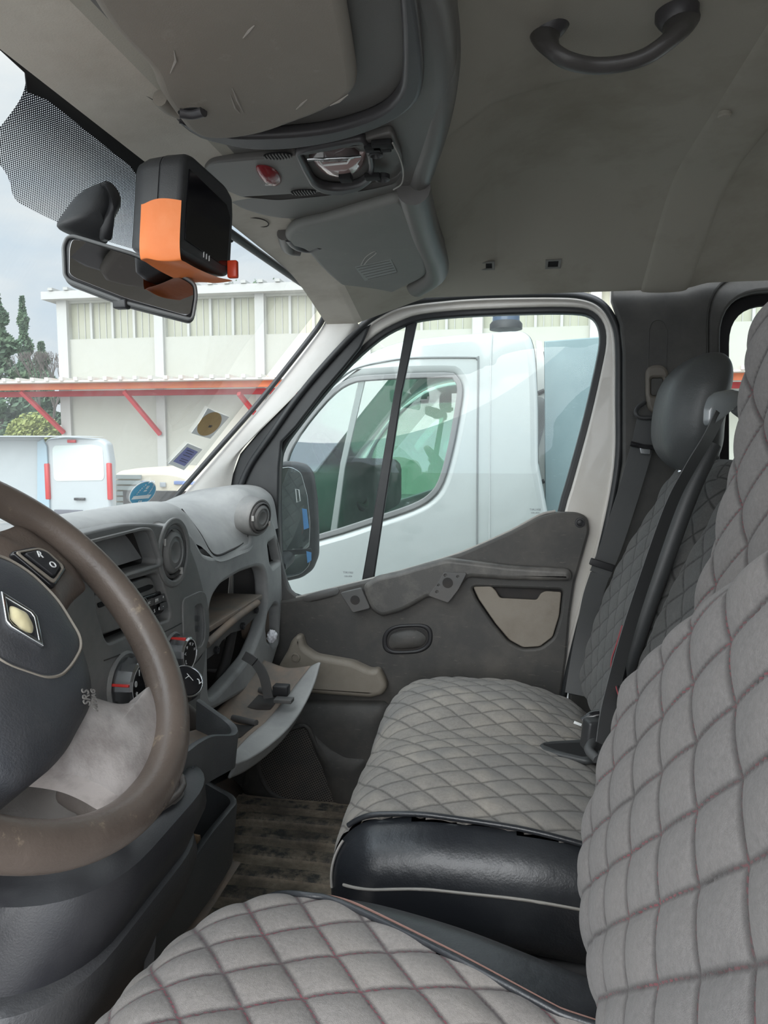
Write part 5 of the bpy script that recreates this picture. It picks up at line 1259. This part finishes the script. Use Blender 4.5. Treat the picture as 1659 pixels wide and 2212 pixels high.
# square clip holes where another handle was
for i, (u, v, Yc) in enumerate(((1052, 573, 1.640), (1195, 569, 1.640))):
    p = P(u, v, Y=1.62)
    for Yc in np.linspace(1.45, 1.76, 300):
        pp = P(u, v, Y=Yc)
        if zc(pp.x, Yc) < pp.z: break
    p = pp; zx = (zc(p.x, Yc + .004) - zc(p.x, Yc - .004))/.008
    bb = V(0, 1, zx).normalized(); f = Fr(p, (1, 0, 0), -bb); 
    if f.n.z > 0: f = Fr(p, (1, 0, 0), bb)
    o = plate('square_clip', f, [[Vector((-.017, -.015)), Vector((.017, -.015)), Vector((.017, .015)), Vector((-.017, .015))], [Vector((-.011, -.010)), Vector((.011, -.010)), Vector((.011, .010)), Vector((-.011, .010))]], .004, M['visor2'], None, px=False, bevel=.0012, h=.003)
    tag(o, ['empty square plastic clip above the door window, nearer the sun visor', 'empty square plastic clip above the door window, nearer the belt pillar'][i], 'clip', 'empty square clips above the door')
    hp_ = link('clip_hole', curve_mesh(f, [[Vector((-.0112, -.0102)), Vector((.0112, -.0102)), Vector((.0112, .0102)), Vector((-.0112, .0102))]], .001, .0001, h=.0008), M['void'], o)

# ---- interior mirror on the windscreen
im = empty('rear_view_mirror', P(280, 560, D=.80), 'rectangular rear-view mirror hanging from the windscreen, reflecting orange', 'mirror')
m0, m1, m2 = P(140, 505, D=.775), P(427, 606, D=.815), P(137, 600, D=.775)
FM = Fr(m0, m1 - m0, m0 - m2)
mo = [(133, 530), (142, 510), (158, 506), (290, 545), (405, 598), (424, 612), (427, 640), (420, 684), (410, 692), (270, 656), (150, 610), (136, 596)]
plate('mirror_case', FM, mo, .026, M['housing'], im, bevel=.010, h=0, rr=.006, res=4)
plate('case_edge', FM, [expand(mo, 1), expand(mo, -7)], .006, plastic('case_grey', (.16, .165, .165), .4), im, bevel=.002, h=.001, rr=.006)
mi = [(150, 535), (156, 518), (168, 518), (290, 555), (400, 606), (417, 618), (419, 640), (412, 678), (402, 683), (270, 645), (162, 602), (149, 592)]
plate('mirror_glass', FM, mi, .002, M['mirror'], im, bevel=.0006, h=.0015, rr=.006)
bevbox('dimmer_tab', FM.at(*FM.px(262, 655), -.005), .008, .006, .005, M['housing'], im, bev=.002)
FST = Fr(P(200, 440, D=.835), V(.55, .83, 0), V(0, 0, 1))
stalk = [(132, 484), (150, 450), (178, 415), (212, 396), (235, 402), (248, 425), (249, 450), (238, 475), (228, 500), (232, 525), (205, 520), (165, 505)]
pillow('stalk', FST, stalk, .018, M['housing'], im, sm=4, rings=10, skirt=.012, p=2.2)
pillow('stalk_cap', FST, [(214, 398), (232, 402), (248, 424), (250, 450), (238, 475), (229, 500), (231, 522), (213, 518), (206, 490), (218, 455), (224, 430)], .010, M['black_mt'], im, h=.012, sm=4, rings=8, skirt=.02, p=2)

# ---- dashcam style screen unit with orange tape
du = empty('screen_unit', P(430, 460, D=.80), 'black boxy display unit hanging from the header, wrapped in orange tape', 'display unit')
d0, d1, d2 = P(398, 333, D=.735), P(504, 428, D=.840), P(385, 548, D=.735)
FDU = Fr(d0, d1 - d0, d0 - d2); 
if FDU.n.dot(cF) > 0: FDU = Fr(d0, d1 - d0, d2 - d0)
bez = [(404, 330), (420, 336), (490, 400), (505, 428), (506, 470), (500, 590), (492, 598), (470, 592), (395, 552), (384, 540), (390, 440), (396, 345)]
plate('screen_bezel', FDU, bez, .030, M['housing'], du, bevel=.006, h=0, rr=.006, res=4)
plate('screen', FDU, [(408, 365), (488, 442), (496, 470), (488, 575), (478, 572), (398, 518), (402, 440)], .002, M['screen'], du, bevel=.0005, h=.0012)
bk = [FDU.px(u, v) for u, v in bez]; cb_ = sum(bk, Vector((0, 0)))/len(bk)
rings = []
for sc, h_, dx in ((.99, -.028, 0), (.97, -.045, 0), (.90, -.058, 0), (.70, -.066, 0), (.45, -.070, 0)):
    q = rnd([cb_ + (p - cb_)*sc + Vector((dx, 0)) for p in bk], .014); rings.append([FDU.at(p.x, p.y, h_) for p in q])
loft('rear_case', rings, M['housing'], du)
# orange tape folded round the lower near corner
tpp = [FDU.px(u, v) for u, v in [(390, 440), (386, 500), (385, 548), (440, 580), (494, 600)]]
tp_f = lambda s, t: None
low = [FDU.px(u, v) for u, v in [(386, 430), (383, 545), (400, 562), (470, 599), (498, 606)]]
edge = [(low[0], .35), (low[1], 1), (low[2], 1), (low[3], 1), (low[4], 1)]
A1 = [FDU.at(p.x, p.y, .002) for p in low]
A2 = [FDU.at(p.x, p.y, -.018) + (-FDU.a)*.003 for p in low]
A3 = [FDU.at(p.x, p.y, -.032) + (-FDU.a)*.004 for p in low]
A4 = [FDU.at(lerp(p.x, cb_.x, -.02), lerp(p.y, cb_.y, -.02), -.044) for p in low]
tf = patch([A1, A2, A3, A4])
grid('orange_tape', lambda s, t: tf(s, t) + (cR*.001 - cU*.0015) + V(0, 0, .002*math.sin(9*t + 5*s)), 20, 40, M['orange'], du)
bevbox('red_tab', P(503, 582, D=.835), .006, .004, .010, plastic('red_plastic', (.62, .06, .02), .3), du, bev=.002)
mk_ = FDU.px(444, 560); mesh('bezel_marks', *join([tubem([FDU.at(mk_.x + .006*i, mk_.y, .001), FDU.at(mk_.x + .006*i, mk_.y + .006, .001)], .0006, 4) for i in (-1, 0, 1)]), M['whitemark'], du)


# ================================================================== DOOR MIRROR OUTSIDE
em = empty('wing_mirror', P(645, 1130, Y=2.02), 'dark wing mirror with two glasses outside the passenger door', 'wing mirror')
FX = Fr(P(645, 1130, Y=2.02), V(.80, .60, 0), V(0, 0, 1))
if FX.n.y > 0: FX = Fr(P(645, 1130, Y=2.02), V(-.80, -.60, 0), V(0, 0, 1))
FX = Fr(P(645, 1130, Y=2.02), V(.86, .50, 0), V(0, 0, 1))
hou = [(588, 1010), (600, 999), (640, 996), (668, 1003), (682, 1022), (690, 1080), (693, 1150), (693, 1200), (680, 1232), (655, 1250), (620, 1258), (592, 1250)]
plate('mirror_housing', FX, hou, .06, M['housing'], em, bevel=.018, h=0, rr=.015, res=4)
up_ = [(594, 1012), (628, 1008), (650, 1020), (664, 1070), (670, 1130), (668, 1180), (660, 1186), (596, 1192)]
lo_ = [(597, 1200), (660, 1194), (672, 1200), (668, 1222), (650, 1240), (622, 1248), (600, 1244)]
plate('upper_glass', FX, up_, .003, M['mirror_ext'], em, bevel=.001, h=.002, rr=.012)
plate('lower_glass', FX, lo_, .003, M['mirror_ext'], em, bevel=.001, h=.002, rr=.012)
plate('glass_divider', FX, [(592, 1190), (672, 1184), (674, 1196), (594, 1201)], .006, M['housing'], em, bevel=.002, h=.003)
for pts in ([(652, 1098), (662, 1100), (667, 1140), (656, 1144)], [(661, 1190), (672, 1193), (672, 1210), (664, 1216)]):
    plate('blue_sticker', FX, pts, .001, plastic('sticker_blue', hexc(90, 150, 210), .5), em, bevel=.0002, h=.0034)
tube('mirror_arm', cat([FX.at(*FX.px(640, 1200), -.05), P(610, 1215, Y=1.95), P(600, 1225, Y=1.86)], 4), .022, M['housing'], em, seg=12)
tube('sensor_outline', [FX.at(*FX.px(u, v), .0035) for u, v in [(638, 1056), (645, 1058), (648, 1082), (641, 1085)]], .0016, M['whitemark'], em, seg=5, closed=True)

# ================================================================== STICKERS ON THE WINDSCREEN
def stick(name, label, u, v):
    return empty(name, WS.at(*WS.px(u, v), 0), label, 'sticker')
s1 = stick('round_sticker', 'round tan sticker on a white paper patch, topmost on the windscreen', 460, 918)
plate('paper_patch', WS, [(454, 886), (468, 893), (500, 905), (459, 952), (440, 947), (418, 940), (437, 915)], .0006, M['whitepaper'], s1, bevel=.0001, h=-.0075)
def ellpx(cu_, cv_, a, b_, ang, n=40):
    return [(cu_ + a*math.cos(t)*math.cos(ang) - b_*math.sin(t)*math.sin(ang), cv_ + a*math.cos(t)*math.sin(ang) + b_*math.sin(t)*math.cos(ang)) for t in [2*math.pi*k/n for k in range(n)]]
plate('tan_disc', WS, ellpx(457, 920, 31, 19, -.75), .0006, M['tan'], s1, bevel=.0001, h=-.0068)
c = WS.px(458, 925); text('printed_line', 'CRIT', WS, c.x, c.y, .010, M['ink'], s1, h=-.0064, mirror=True)
s2 = stick('rectangular_sticker', 'violet-blue rectangular sticker with clear border on the windscreen', 405, 990)
plate('clear_border', WS, [(410, 962), (442, 975), (402, 1020), (368, 1006)], .0006, M['whitepaper'], s2, bevel=.0001, h=-.0075)
plate('blue_card', WS, [(409, 970), (432, 980), (403, 1011), (379, 1001)], .0006, M['violet'], s2, bevel=.0001, h=-.0068)
mesh('card_print', *join([tubem([WS.at(*WS.px(u, v), -.0062), WS.at(*WS.px(u+14, v+5), -.0062)], .0007, 4) for u, v in ((408, 976), (405, 981), (400, 986), (396, 994), (392, 998))]), M['ink'], s2)
s3 = stick('round_sticker', 'round blue sticker with reversed white lettering, lowest on the windscreen', 312, 1070)
plate('white_rim', WS, ellpx(313, 1070, 33, 21, -.65), .0006, M['whitepaper'], s3, bevel=.0001, h=-.0075)
plate('blue_disc', WS, ellpx(313, 1070, 31, 19.5, -.65), .0006, M['blue'], s3, bevel=.0001, h=-.0068)
plate('white_bar', WS, [(293, 1076), (331, 1072), (325, 1080), (288, 1083)], .0006, M['tan'] and M['whitepaper'], s3, bevel=.0001, h=-.0062)
for s_, u, v, sz in (('EF', 322, 1057, .014), ('ADR', 318, 1064, .007), ('# CP', 306, 1087, .009)):
    c = WS.px(u, v); text('printed_line', s_, WS, c.x, c.y, sz, M['whitepaper'], s3, h=-.0062, mirror=True)
cc = WS.px(313, 1070)
gm = []
for i, ch in enumerate('AUTORISATION DE CIRCULER'):
    if ch == ' ': continue
    a = math.pi*(-.10 + 1.2*i/23); r_ = .0285
    gm.append(textm(ch, WS, cc.x + math.cos(a)*r_*1.05, cc.y + math.sin(a)*r_*1.35, .0075, h=-.0062, rot=a - math.pi/2, mirror=True))
link('arc_lettering', merge_me(gm), M['whitepaper'], s3, False)

# ================================================================== SEATS
def tap(x): return x
# ---- bench cushion
bn = empty('passenger_bench', (0, 1.35, -.95), 'grey diamond-quilted double passenger bench with black leather sides', 'bench seat')
BA, BB, BC = .245, .385, .085
def bench_place(p):
    x, y, z = p
    s = (x + BA)/(2*BA); t = (y + BB)/(2*BB)
    crown = .018*(1 - (2*t-1)**4)*(1 - (2*s-1)**4)
    front = -.014*sstep(.35, 0, s)
    X = -.030 + x + .022*(abs(2*t-1)**5)*sstep(.5, 0, s)
    hip = .012*math.exp(-((t-.78)/.15)**2) - .010*math.exp(-((t-.52)/.08)**2)
    rear = -.045*sstep(.55, 1.0, s)
    return V(X + .010*(1-t), 1.345 + y, -.655 + z + crown + front + rear*(.3+.7*t) + hip*sstep(1.05, .6, s))
qb = q_fn(.081, .058, .0055, lambda a, b_, n: max(0, min(1, n.z*1.4)) if n.z > 0 else 0)
isfab = lambda a, b_, c_: b_ > -BB + .055 + .05*(a/BA)*-.4 and (c_ > -BC*.2 or a < 0)
rbox('cushion_cover', (BA, BB, BC), (110, 190, 14), (.075, .055, .075), bench_place, M['fab_bench'], bn, uvrot=math.radians(14.5), quilt=qb, keep=lambda a, b_, c_: isfab(a, b_, c_) and c_ > -BC*.6)
rbox('leather_side', (BA, BB, BC), (80, 60, 16), (.075, .058, .075), lambda p: bench_place(V(p.x*1.001, p.y + (-.004 if p.y < 0 else .001), p.z)), M['leather'], bn, keep=lambda a, b_, c_: not (isfab(a, b_ - .006, c_) and c_ > -BC*.6))
# base of the bench
bevbox('seat_base', (.02, 1.36, -.85), .20, .35, .10, M['black_mt'], bn, bev=.02)
def onbench(a, b_, c_, off=.001):
    q = Vector((a, b_, c_)); rr = Vector((.075, .058, .075)); inn = Vector((max(-(BA-rr.x), min(BA-rr.x, q.x)), max(-(BB-rr.y), min(BB-rr.y, q.y)), max(-(BC-rr.z), min(BC-rr.z, q.z))))
    d = q - inn; dn = Vector((d.x/rr.x, d.y/rr.y, d.z/rr.z)); l = dn.length
    if l > 1e-6: dn /= l; q = inn + Vector((dn.x*rr.x, dn.y*rr.y, dn.z*rr.z)) + dn*off
    return bench_place(q)
tube('side_seam', [onbench(-BA + .002 + 2*BA*k/60, -BB, .028, .005) for k in range(61)], .0022, M['thread_w'], bn, seg=6)
tube('upper_piping', [onbench(-BA + .02 + (2*BA-.02)*k/60, -BB + .055 - .02*((-BA + 2*BA*k/60)/BA), BC, .0085) for k in range(61)], .0042, M['leather'], bn, seg=8)
tube('front_seam', [onbench(-BA, -BB + .054 - .02*k/12, BC*(1 - .95*k/12), .004) for k in range(13)], .0022, M['thread_w'], bn, seg=6)
# buckle pocket sewn into the cushion
pkf = ZF(-.566); pf2 = Fr((0, 0, -.5655), (1, 0, 0), (0, 1, 0))
po = [(1163, 1612), (1185, 1606), (1292, 1600), (1300, 1640), (1270, 1648), (1200, 1632), (1170, 1626)]
pi_ = [(1174, 1613), (1200, 1610), (1292, 1606), (1290, 1634), (1262, 1640), (1205, 1626)]
plate('pocket_rim', pf2, [rnd(pxs(pf2, po), .01), rnd(pxs(pf2, pi_), .008)], .012, M['strip'], bn, px=False, bevel=.005, h=.006)
plate('pocket_hollow', pf2, rnd(pxs(pf2, pi_), .008), .008, M['void'], bn, px=False, bevel=.001, h=.004)
# ---- two backrests of the bench
def back_place(Yc, wid, x0, z0, slope, bulge, topr, zt):
    def f(p):
        a, b_, c_ = p; t = (b_ / zt + 1)/2
        z = z0 + (b_ + zt)
        side = abs(a/wid)
        X = x0 + slope*(b_ + zt) - bulge*math.sin(min(1, max(0, t*1.25))*math.pi) - .018*(side**4)*sstep(1, .6, t) - c_
        Y = Yc + a*(1 - topr*sstep(.62, 1.05, t)**1.5)
        return V(X, Y, z)
    return f
qk = q_fn(.085, .062, .006)
bp1 = back_place(1.520, .205, .232, -.60, .33, .024, .26, .285)
rbox('passenger_backrest', (.205, .285, .055), (90, 130, 14), (.05, .07, .045), bp1, M['fab_back'], bn, quilt=lambda a, b_, n: qk(a, b_) * max(0, n.z), uvs=True)
bp2 = back_place(1.12, .165, .235, -.60, .33, .018, .12, .30)
rbox('middle_backrest', (.165, .300, .055), (80, 130, 14), (.05, .07, .045), bp2, M['fab_back'], bn, quilt=lambda a, b_, n: qk(a, b_) * max(0, n.z), uvs=True)
# leather roll between them
rollp = [V(.200, 1.305, -.545), V(.205, 1.305, -.45), V(.235, 1.305, -.33), V(.275, 1.31, -.20), V(.315, 1.32, -.08), V(.35, 1.33, .0)]
tube('leather_roll', cat(rollp, 8), .017, M['strip'], bn, seg=16, flat=(1, 1.0))
tube('roll_seam', [p + V(-.022, -.012, .004) for p in cat(rollp[1:4], 8)], .0018, M['cavity'], bn, seg=5)
# loose flap of the cover at the belt slot
flap = patch([[P(1346, 1350, Y=1.24), P(1334, 1390, Y=1.24), P(1322, 1430, Y=1.24), P(1328, 1465, Y=1.23), P(1345, 1525, Y=1.20)], [P(1362, 1350, Y=1.25), P(1356, 1390, Y=1.27), P(1350, 1430, Y=1.28), P(1352, 1465, Y=1.27), P(1350, 1528, Y=1.22)]])
grid('cover_flap', flap, 8, 24, M['leather'], bn, thick=.003)
tube('flap_stitch', [flap(0, k/20) + V(-.002, -.003, 0) for k in range(21)], .0012, plastic('red_thread', (.30, .06, .07), .8), bn, seg=5)
# headrest
def hr_place(p):
    a, b_, c_ = p; t = b_/.107
    return V(.372 + .10*b_ - c_*(1) + .018*t*t - .010*math.cos(a*9) , 1.575 + a*(1 - .10*max(0, t)**2 - .22*max(0, -t)**2), .062 + b_)
hrst = rbox('headrest', (.130, .118, .056), (40, 40, 18), (.075, .075, .052), hr_place, M['leather_gr'], bn, uvs=False)
seamr = [hr_place(V(math.copysign(min(.131, abs(.131)), -1), .10*math.sin(t)*1.02, .036*math.cos(t))) for t in np.linspace(-1.2, 1.2, 20)]
tube('headrest_post', [hr_place(V(-.05, -.10, 0)), hr_place(V(-.05, -.10, 0)) + V(-.02, 0, -.12)], .006, M['chrome'], hrst, seg=10)
tube('headrest_post', [hr_place(V(.05, -.10, 0)), hr_place(V(.05, -.10, 0)) + V(-.02, 0, -.12)], .006, M['chrome'], hrst, seg=10)

# ---- belts
mb = empty('middle_seat_belt', P(1450, 1100, Y=1.27), 'dark belt webbing running from the middle seat top to its buckle', 'seat belt')
bw = [P(1556, 893, Y=1.27), P(1530, 945, Y=1.27), P(1490, 1012, Y=1.265), P(1450, 1090, Y=1.26), P(1400, 1230, Y=1.25), P(1355, 1370, Y=1.235), P(1322, 1500, Y=1.21), P(1305, 1610, Y=1.17)]
ribbon('webbing', bw, V(.62, .78, .1), .046, M['belt'], mb)
g1 = Fr(P(1556, 868, Y=1.28), V(.75, .60, 0), V(0, .0, 1))
pillow('belt_guide', g1, [(1530, 915), (1532, 880), (1540, 858), (1556, 846), (1580, 841), (1612, 846), (1620, 880), (1610, 905), (1590, 890), (1584, 876), (1578, 888), (1562, 893), (1550, 885), (1544, 900), (1538, 922)], .014, plastic('guide_gloss', (.22, .24, .25), .22, coat=.6), mb, rr=.006, rings=8)
bk_ = P(1280, 1598, Y=1.20)
tube('buckle_loop', cat([P(1262, 1560, Y=1.24), P(1280, 1548, Y=1.24), P(1296, 1545, Y=1.24)], 4), .010, M['black_gl'], mb, seg=10)
bevbox('buckle', P(1283, 1585, Y=1.22), .018, .014, .026, M['housing'], mb, bev=.005, ax=(V(.9, .3, 0).normalized(), V(-.3, .9, 0).normalized(), V(.1, 0, 1).normalized()))
tube('buckle_strap', cat([P(1282, 1600, Y=1.21), P(1272, 1620, Y=1.18), P(1290, 1640, Y=1.16)], 4), .008, M['belt'], mb, seg=8)
bevbox('torn_label', P(1248, 1563, Y=1.30), .007, .001, .0025, M['whitepaper'], mb, bev=.0005, ax=(V(.9, 0, -.3).normalized(), V(0, 1, 0), V(.3, 0, .9).normalized()))
pb = empty('passenger_seat_belt', P(1380, 1000, Y=1.74), 'dark belt hanging from the pillar beside the far headrest', 'seat belt')
ribbon('webbing', [P(1400, 905, Y=1.745), P(1388, 960, Y=1.735), P(1368, 1030, Y=1.72), P(1345, 1105, Y=1.715), P(1318, 1185, Y=1.71), P(1296, 1240, Y=1.71)], V(1, .15, 0), .050, M['belt'], pb)
ribbon('lower_webbing', [P(1296, 1240, Y=1.71), P(1280, 1290, Y=1.71), P(1268, 1350, Y=1.71), P(1255, 1420, Y=1.70), P(1242, 1500, Y=1.68)], [V(1, .2, 0), V(1, .2, 0), V(1, .2, 0), V(1, .1, 0), V(1, 0, 0)], .046, M['belt'], pb)
dr = Fr(P(1418, 845, Y=1.755), (1, 0, 0), (0, 0, 1))
dro = [(1396, 800), (1404, 790), (1420, 786), (1436, 790), (1445, 802), (1446, 840), (1440, 885), (1428, 893), (1410, 892), (1400, 880), (1396, 850)]
dri = [(1407, 820), (1411, 816), (1432, 816), (1434, 822), (1434, 850), (1430, 854), (1410, 854), (1407, 850)]
plate('anchor_cover', dr, [dro, dri], .022, plastic('anchor_brown', (.125, .112, .095), .5, bump=.3), pb, bevel=.007, rr=.01)
plate('anchor_inset', dr, dri, .010, M['bpillar'], pb, bevel=.002, h=-.006)
tube('guide_loop', cat([P(1394, 868, Y=1.74), P(1378, 880, Y=1.735), P(1374, 893, Y=1.73), P(1384, 902, Y=1.73), P(1410, 902, Y=1.73), P(1428, 897, Y=1.735)], 5), .005, M['housing'], pb, seg=10)
tube('tongue_bar', [P(1362, 958, Y=1.715), P(1390, 965, Y=1.715), P(1424, 968, Y=1.715)], .006, M['black_gl'], pb, seg=10)
plate('tongue', YF(1.712), [(1382, 966), (1405, 968), (1404, 982), (1384, 980)], .003, M['chrome'], pb, bevel=.001, rr=.002)
bevbox('keeper', P(1300, 1220, Y=1.70), .028, .006, .008, M['black_mt'], pb, bev=.002, ax=(V(.95, .1, -.3).normalized(), V(0, 1, 0), V(.3, 0, .95).normalized()))
pillow('reel_cover', YF(1.735), [(1225, 1500), (1232, 1440), (1260, 1380), (1290, 1360), (1310, 1400), (1310, 1510)], .01, M['strip'], pb, rr=.01)

# ---- driver's seat
ds = empty('driver_seat', (-.1, .5, -.95), 'near grey driver seat with red-stitched diamond quilting', 'seat')
DA, DB, DC = .275, .285, .08
def drv_place(p):
    x, y, z = p
    s = (x + DA)/(2*DA); t = (y + DB)/(2*DB)
    # rounded plan: the front corners pull in
    e = abs(2*t-1); X = x + (.045*e**3.0) * sstep(.55, 0, s); Y = y - math.copysign(1, y)*.035*(sstep(.45, 0, s)**1.6)*e
    Y -= .085*sstep(.35, 1.0, s)*max(0, 2*t-1)
    crown = .012*(1 - (2*t-1)**2) * 1.0 - .020*sstep(.20, 0, s)
    return V(-.105 + X, .495 + Y, -.585 + z + crown - .015*sstep(.6, 1, s))
qd = q_fn(.086, .062, .0068, lambda a, b_, n: max(0, min(1, n.z*1.5)) if n.z > 0 else 0)
bound = lambda a: DB - .004 - .048*sstep(-.22, -.10, a) - .36*max(0, min(a, .16) + .10)
dfab = lambda a, b_, c_: b_ < bound(a) and c_ > -DC*.55
rbox('cushion_cover', (DA, DB, DC), (150, 150, 14), (.075, .065, .065), drv_place, M['fab_drv'], ds, uvrot=math.radians(14.5), quilt=qd, keep=dfab)
rbox('leather_side', (DA, DB, DC), (110, 110, 14), (.075, .065, .065), drv_place, M['leather'], ds, keep=lambda a, b_, c_: not dfab(a, b_ - .004, c_))
def ondrv(a, b_, c_, off=.002):
    q = Vector((a, b_, c_)); rr = Vector((.075, .065, .065)); inn = Vector((max(-(DA-rr.x), min(DA-rr.x, q.x)), max(-(DB-rr.y), min(DB-rr.y, q.y)), max(-(DC-rr.z), min(DC-rr.z, q.z))))
    d = q - inn; dn = Vector((d.x/rr.x, d.y/rr.y, d.z/rr.z)); l = dn.length
    if l > 1e-6: dn /= l; q = inn + Vector((dn.x*rr.x, dn.y*rr.y, dn.z*rr.z)) + dn*off
    return drv_place(q)
tube('border_piping', [ondrv(-DA*.72 + 1.70*DA*k/80, bound(-DA*.72 + 1.70*DA*k/80), DC, .005) for k in range(81)], .0036, M['leather'], ds, seg=8)
tube('border_stitch', [ondrv(-DA*.72 + 1.70*DA*k/80, bound(-DA*.72 + 1.70*DA*k/80) + .010, DC, .004) for k in range(81)], .0013, M['thread'], ds, seg=5)
tube('side_stitch', [ondrv(DA*.10 + .85*DA*k/30, DB, DC*.55, .004) for k in range(31)], .0014, M['thread'], ds, seg=5)
bevbox('seat_base', (-.08, .50, -.81), .22, .22, .14, M['black_mt'], ds, bev=.02)
# backrest: front face bulges forward low down, then falls back towards the shoulders
XLOW = [(-.70, .135), (-.60, .115), (-.50, .096), (-.43, .088), (-.35, .099), (-.27, .118), (-.2, .135), (-.1, .156), (0, .18), (.3, .26)]
XHI = [(-.7, .15), (-.3, .158), (-.2, .178), (-.155, .190), (-.08, .207), (0, .219), (.09, .224), (.12, .235), (.15, .262), (.20, .30), (.30, .36)]
def cint(tab, x):
    for i in range(len(tab)-1):
        if x <= tab[i+1][0] or i == len(tab)-2:
            a = tab[max(0, i-1)]; b_ = tab[i]; c_ = tab[i+1]; d = tab[min(len(tab)-1, i+2)]
            f = (x - b_[0])/(c_[0]-b_[0]); f = max(-.3, min(1.3, f))
            return .5*((2*b_[1]) + (c_[1]-a[1])*f + (2*a[1]-5*b_[1]+4*c_[1]-d[1])*f*f + (3*b_[1]-a[1]-3*c_[1]+d[1])*f**3)
HB = .46
def dback(p):
    a, b_, c_ = p; z = -.20 + b_
    Y = .495 + a*(1 - .05*sstep(.04, .26, z) - .02*sstep(-.1, .04, z) - .10*sstep(-.44, -.62, z))
    zs = -.046 - .55*max(0, Y - .45)**1.0 - .35*max(0, Y-.45)**2    # top of the forward-bulging lower cushion
    X = lerp(cint(XLOW, z), cint(XHI, z), sstep(zs - .02, zs + .035, z))
    return V(X + (.05 - c_), Y, z)
qd2 = q_fn(.096, .070, .0085)
rbox('backrest', (.27, HB, .055), (130, 230, 14), (.055, .09, .050), dback, M['fab_drv2'], ds, uvrot=lat((-.048, .044), (-.036, -.029), .096, .070), quilt=lambda a, b_, n: qd2(a, b_) * (max(0, n.z)*.8 + .2))

# ================================================================== FLOOR MAT
def mat_mat():
    m, t, b = newmat('rubber_mat'); tcn = N_(t, 'ShaderNodeTexCoord'); vec = tcn.outputs['Object']
    n1 = noise_n(t, 7, 7, .65, vec); r1 = ramp(t, n1.outputs['Fac'], .36, .58); c = mixc(t, r1.outputs[0], (.08, .075, .066, 1), (.50, .42, .32, 1))
    n2 = noise_n(t, 90, 4, .6, vec); c = mixc(t, n2.outputs['Fac'], c, (.16, .13, .10, 1))
    s_ = N_(t, 'ShaderNodeSeparateXYZ'); t.links.new(vec, s_.inputs[0])
    def mth(op, a, b_=0.0, c_=0.0):
        n = N_(t, 'ShaderNodeMath', operation=op)
        for i, x in enumerate((a, b_, c_)):
            if isinstance(x, (int, float)): n.inputs[i].default_value = x
            else: t.links.new(x, n.inputs[i])
        return n.outputs[0]
    wob = mth('MULTIPLY', mth('SINE', mth('MULTIPLY_ADD', s_.outputs[0], 3.0, -.93)), .35)
    k = mth('FRACT', mth('ADD', mth('MULTIPLY_ADD', s_.outputs[1], 13.0, 13*1.395), wob))
    rib_ = mth('MULTIPLY', mth('LESS_THAN', k, .56), mth('GREATER_THAN', k, .06))
    worn = ramp(t, noise_n(t, 30, 5, .7, vec).outputs['Fac'], .40, .55, (1, 1, 1, 1), (.25, .25, .25, 1))
    c = mixc(t, mth('MULTIPLY', mth('MULTIPLY', rib_, worn.outputs[0]), mth('LESS_THAN', s_.outputs[0], .11)), c, (.06, .062, .058, 1)); t.links.new(c, b.inputs['Base Color']); b.inputs['Roughness'].default_value = .8
    bp = N_(t, 'ShaderNodeBump'); bp.inputs['Strength'].default_value = .6; bp.inputs['Distance'].default_value = .004; t.links.new(n2.outputs['Fac'], bp.inputs['Height']); t.links.new(bp.outputs[0], b.inputs['Normal'])
    return m
def matz(s, t):
    x = lerp(-.72, .10, s); y = lerp(1.02, 1.77, t)
    k = (y*13 + .35*math.sin(x*3)) % 1.0; groove = sstep(.0, .12, k)*sstep(.62, .5, k)
    inb = sstep(-.66, -.63, x) * sstep(-.19, -.22, x) * sstep(1.08, 1.12, y)*sstep(1.70, 1.66, y)
    return V(x, y, -.944 + .009*groove*inb + .003*noise.noise(V(x*6, y*6, 0)))
fm = grid('floor_mat', matz, 80, 260, mat_mat(), None); tag(fm, 'muddy ribbed rubber mat in the passenger footwell', 'mat')
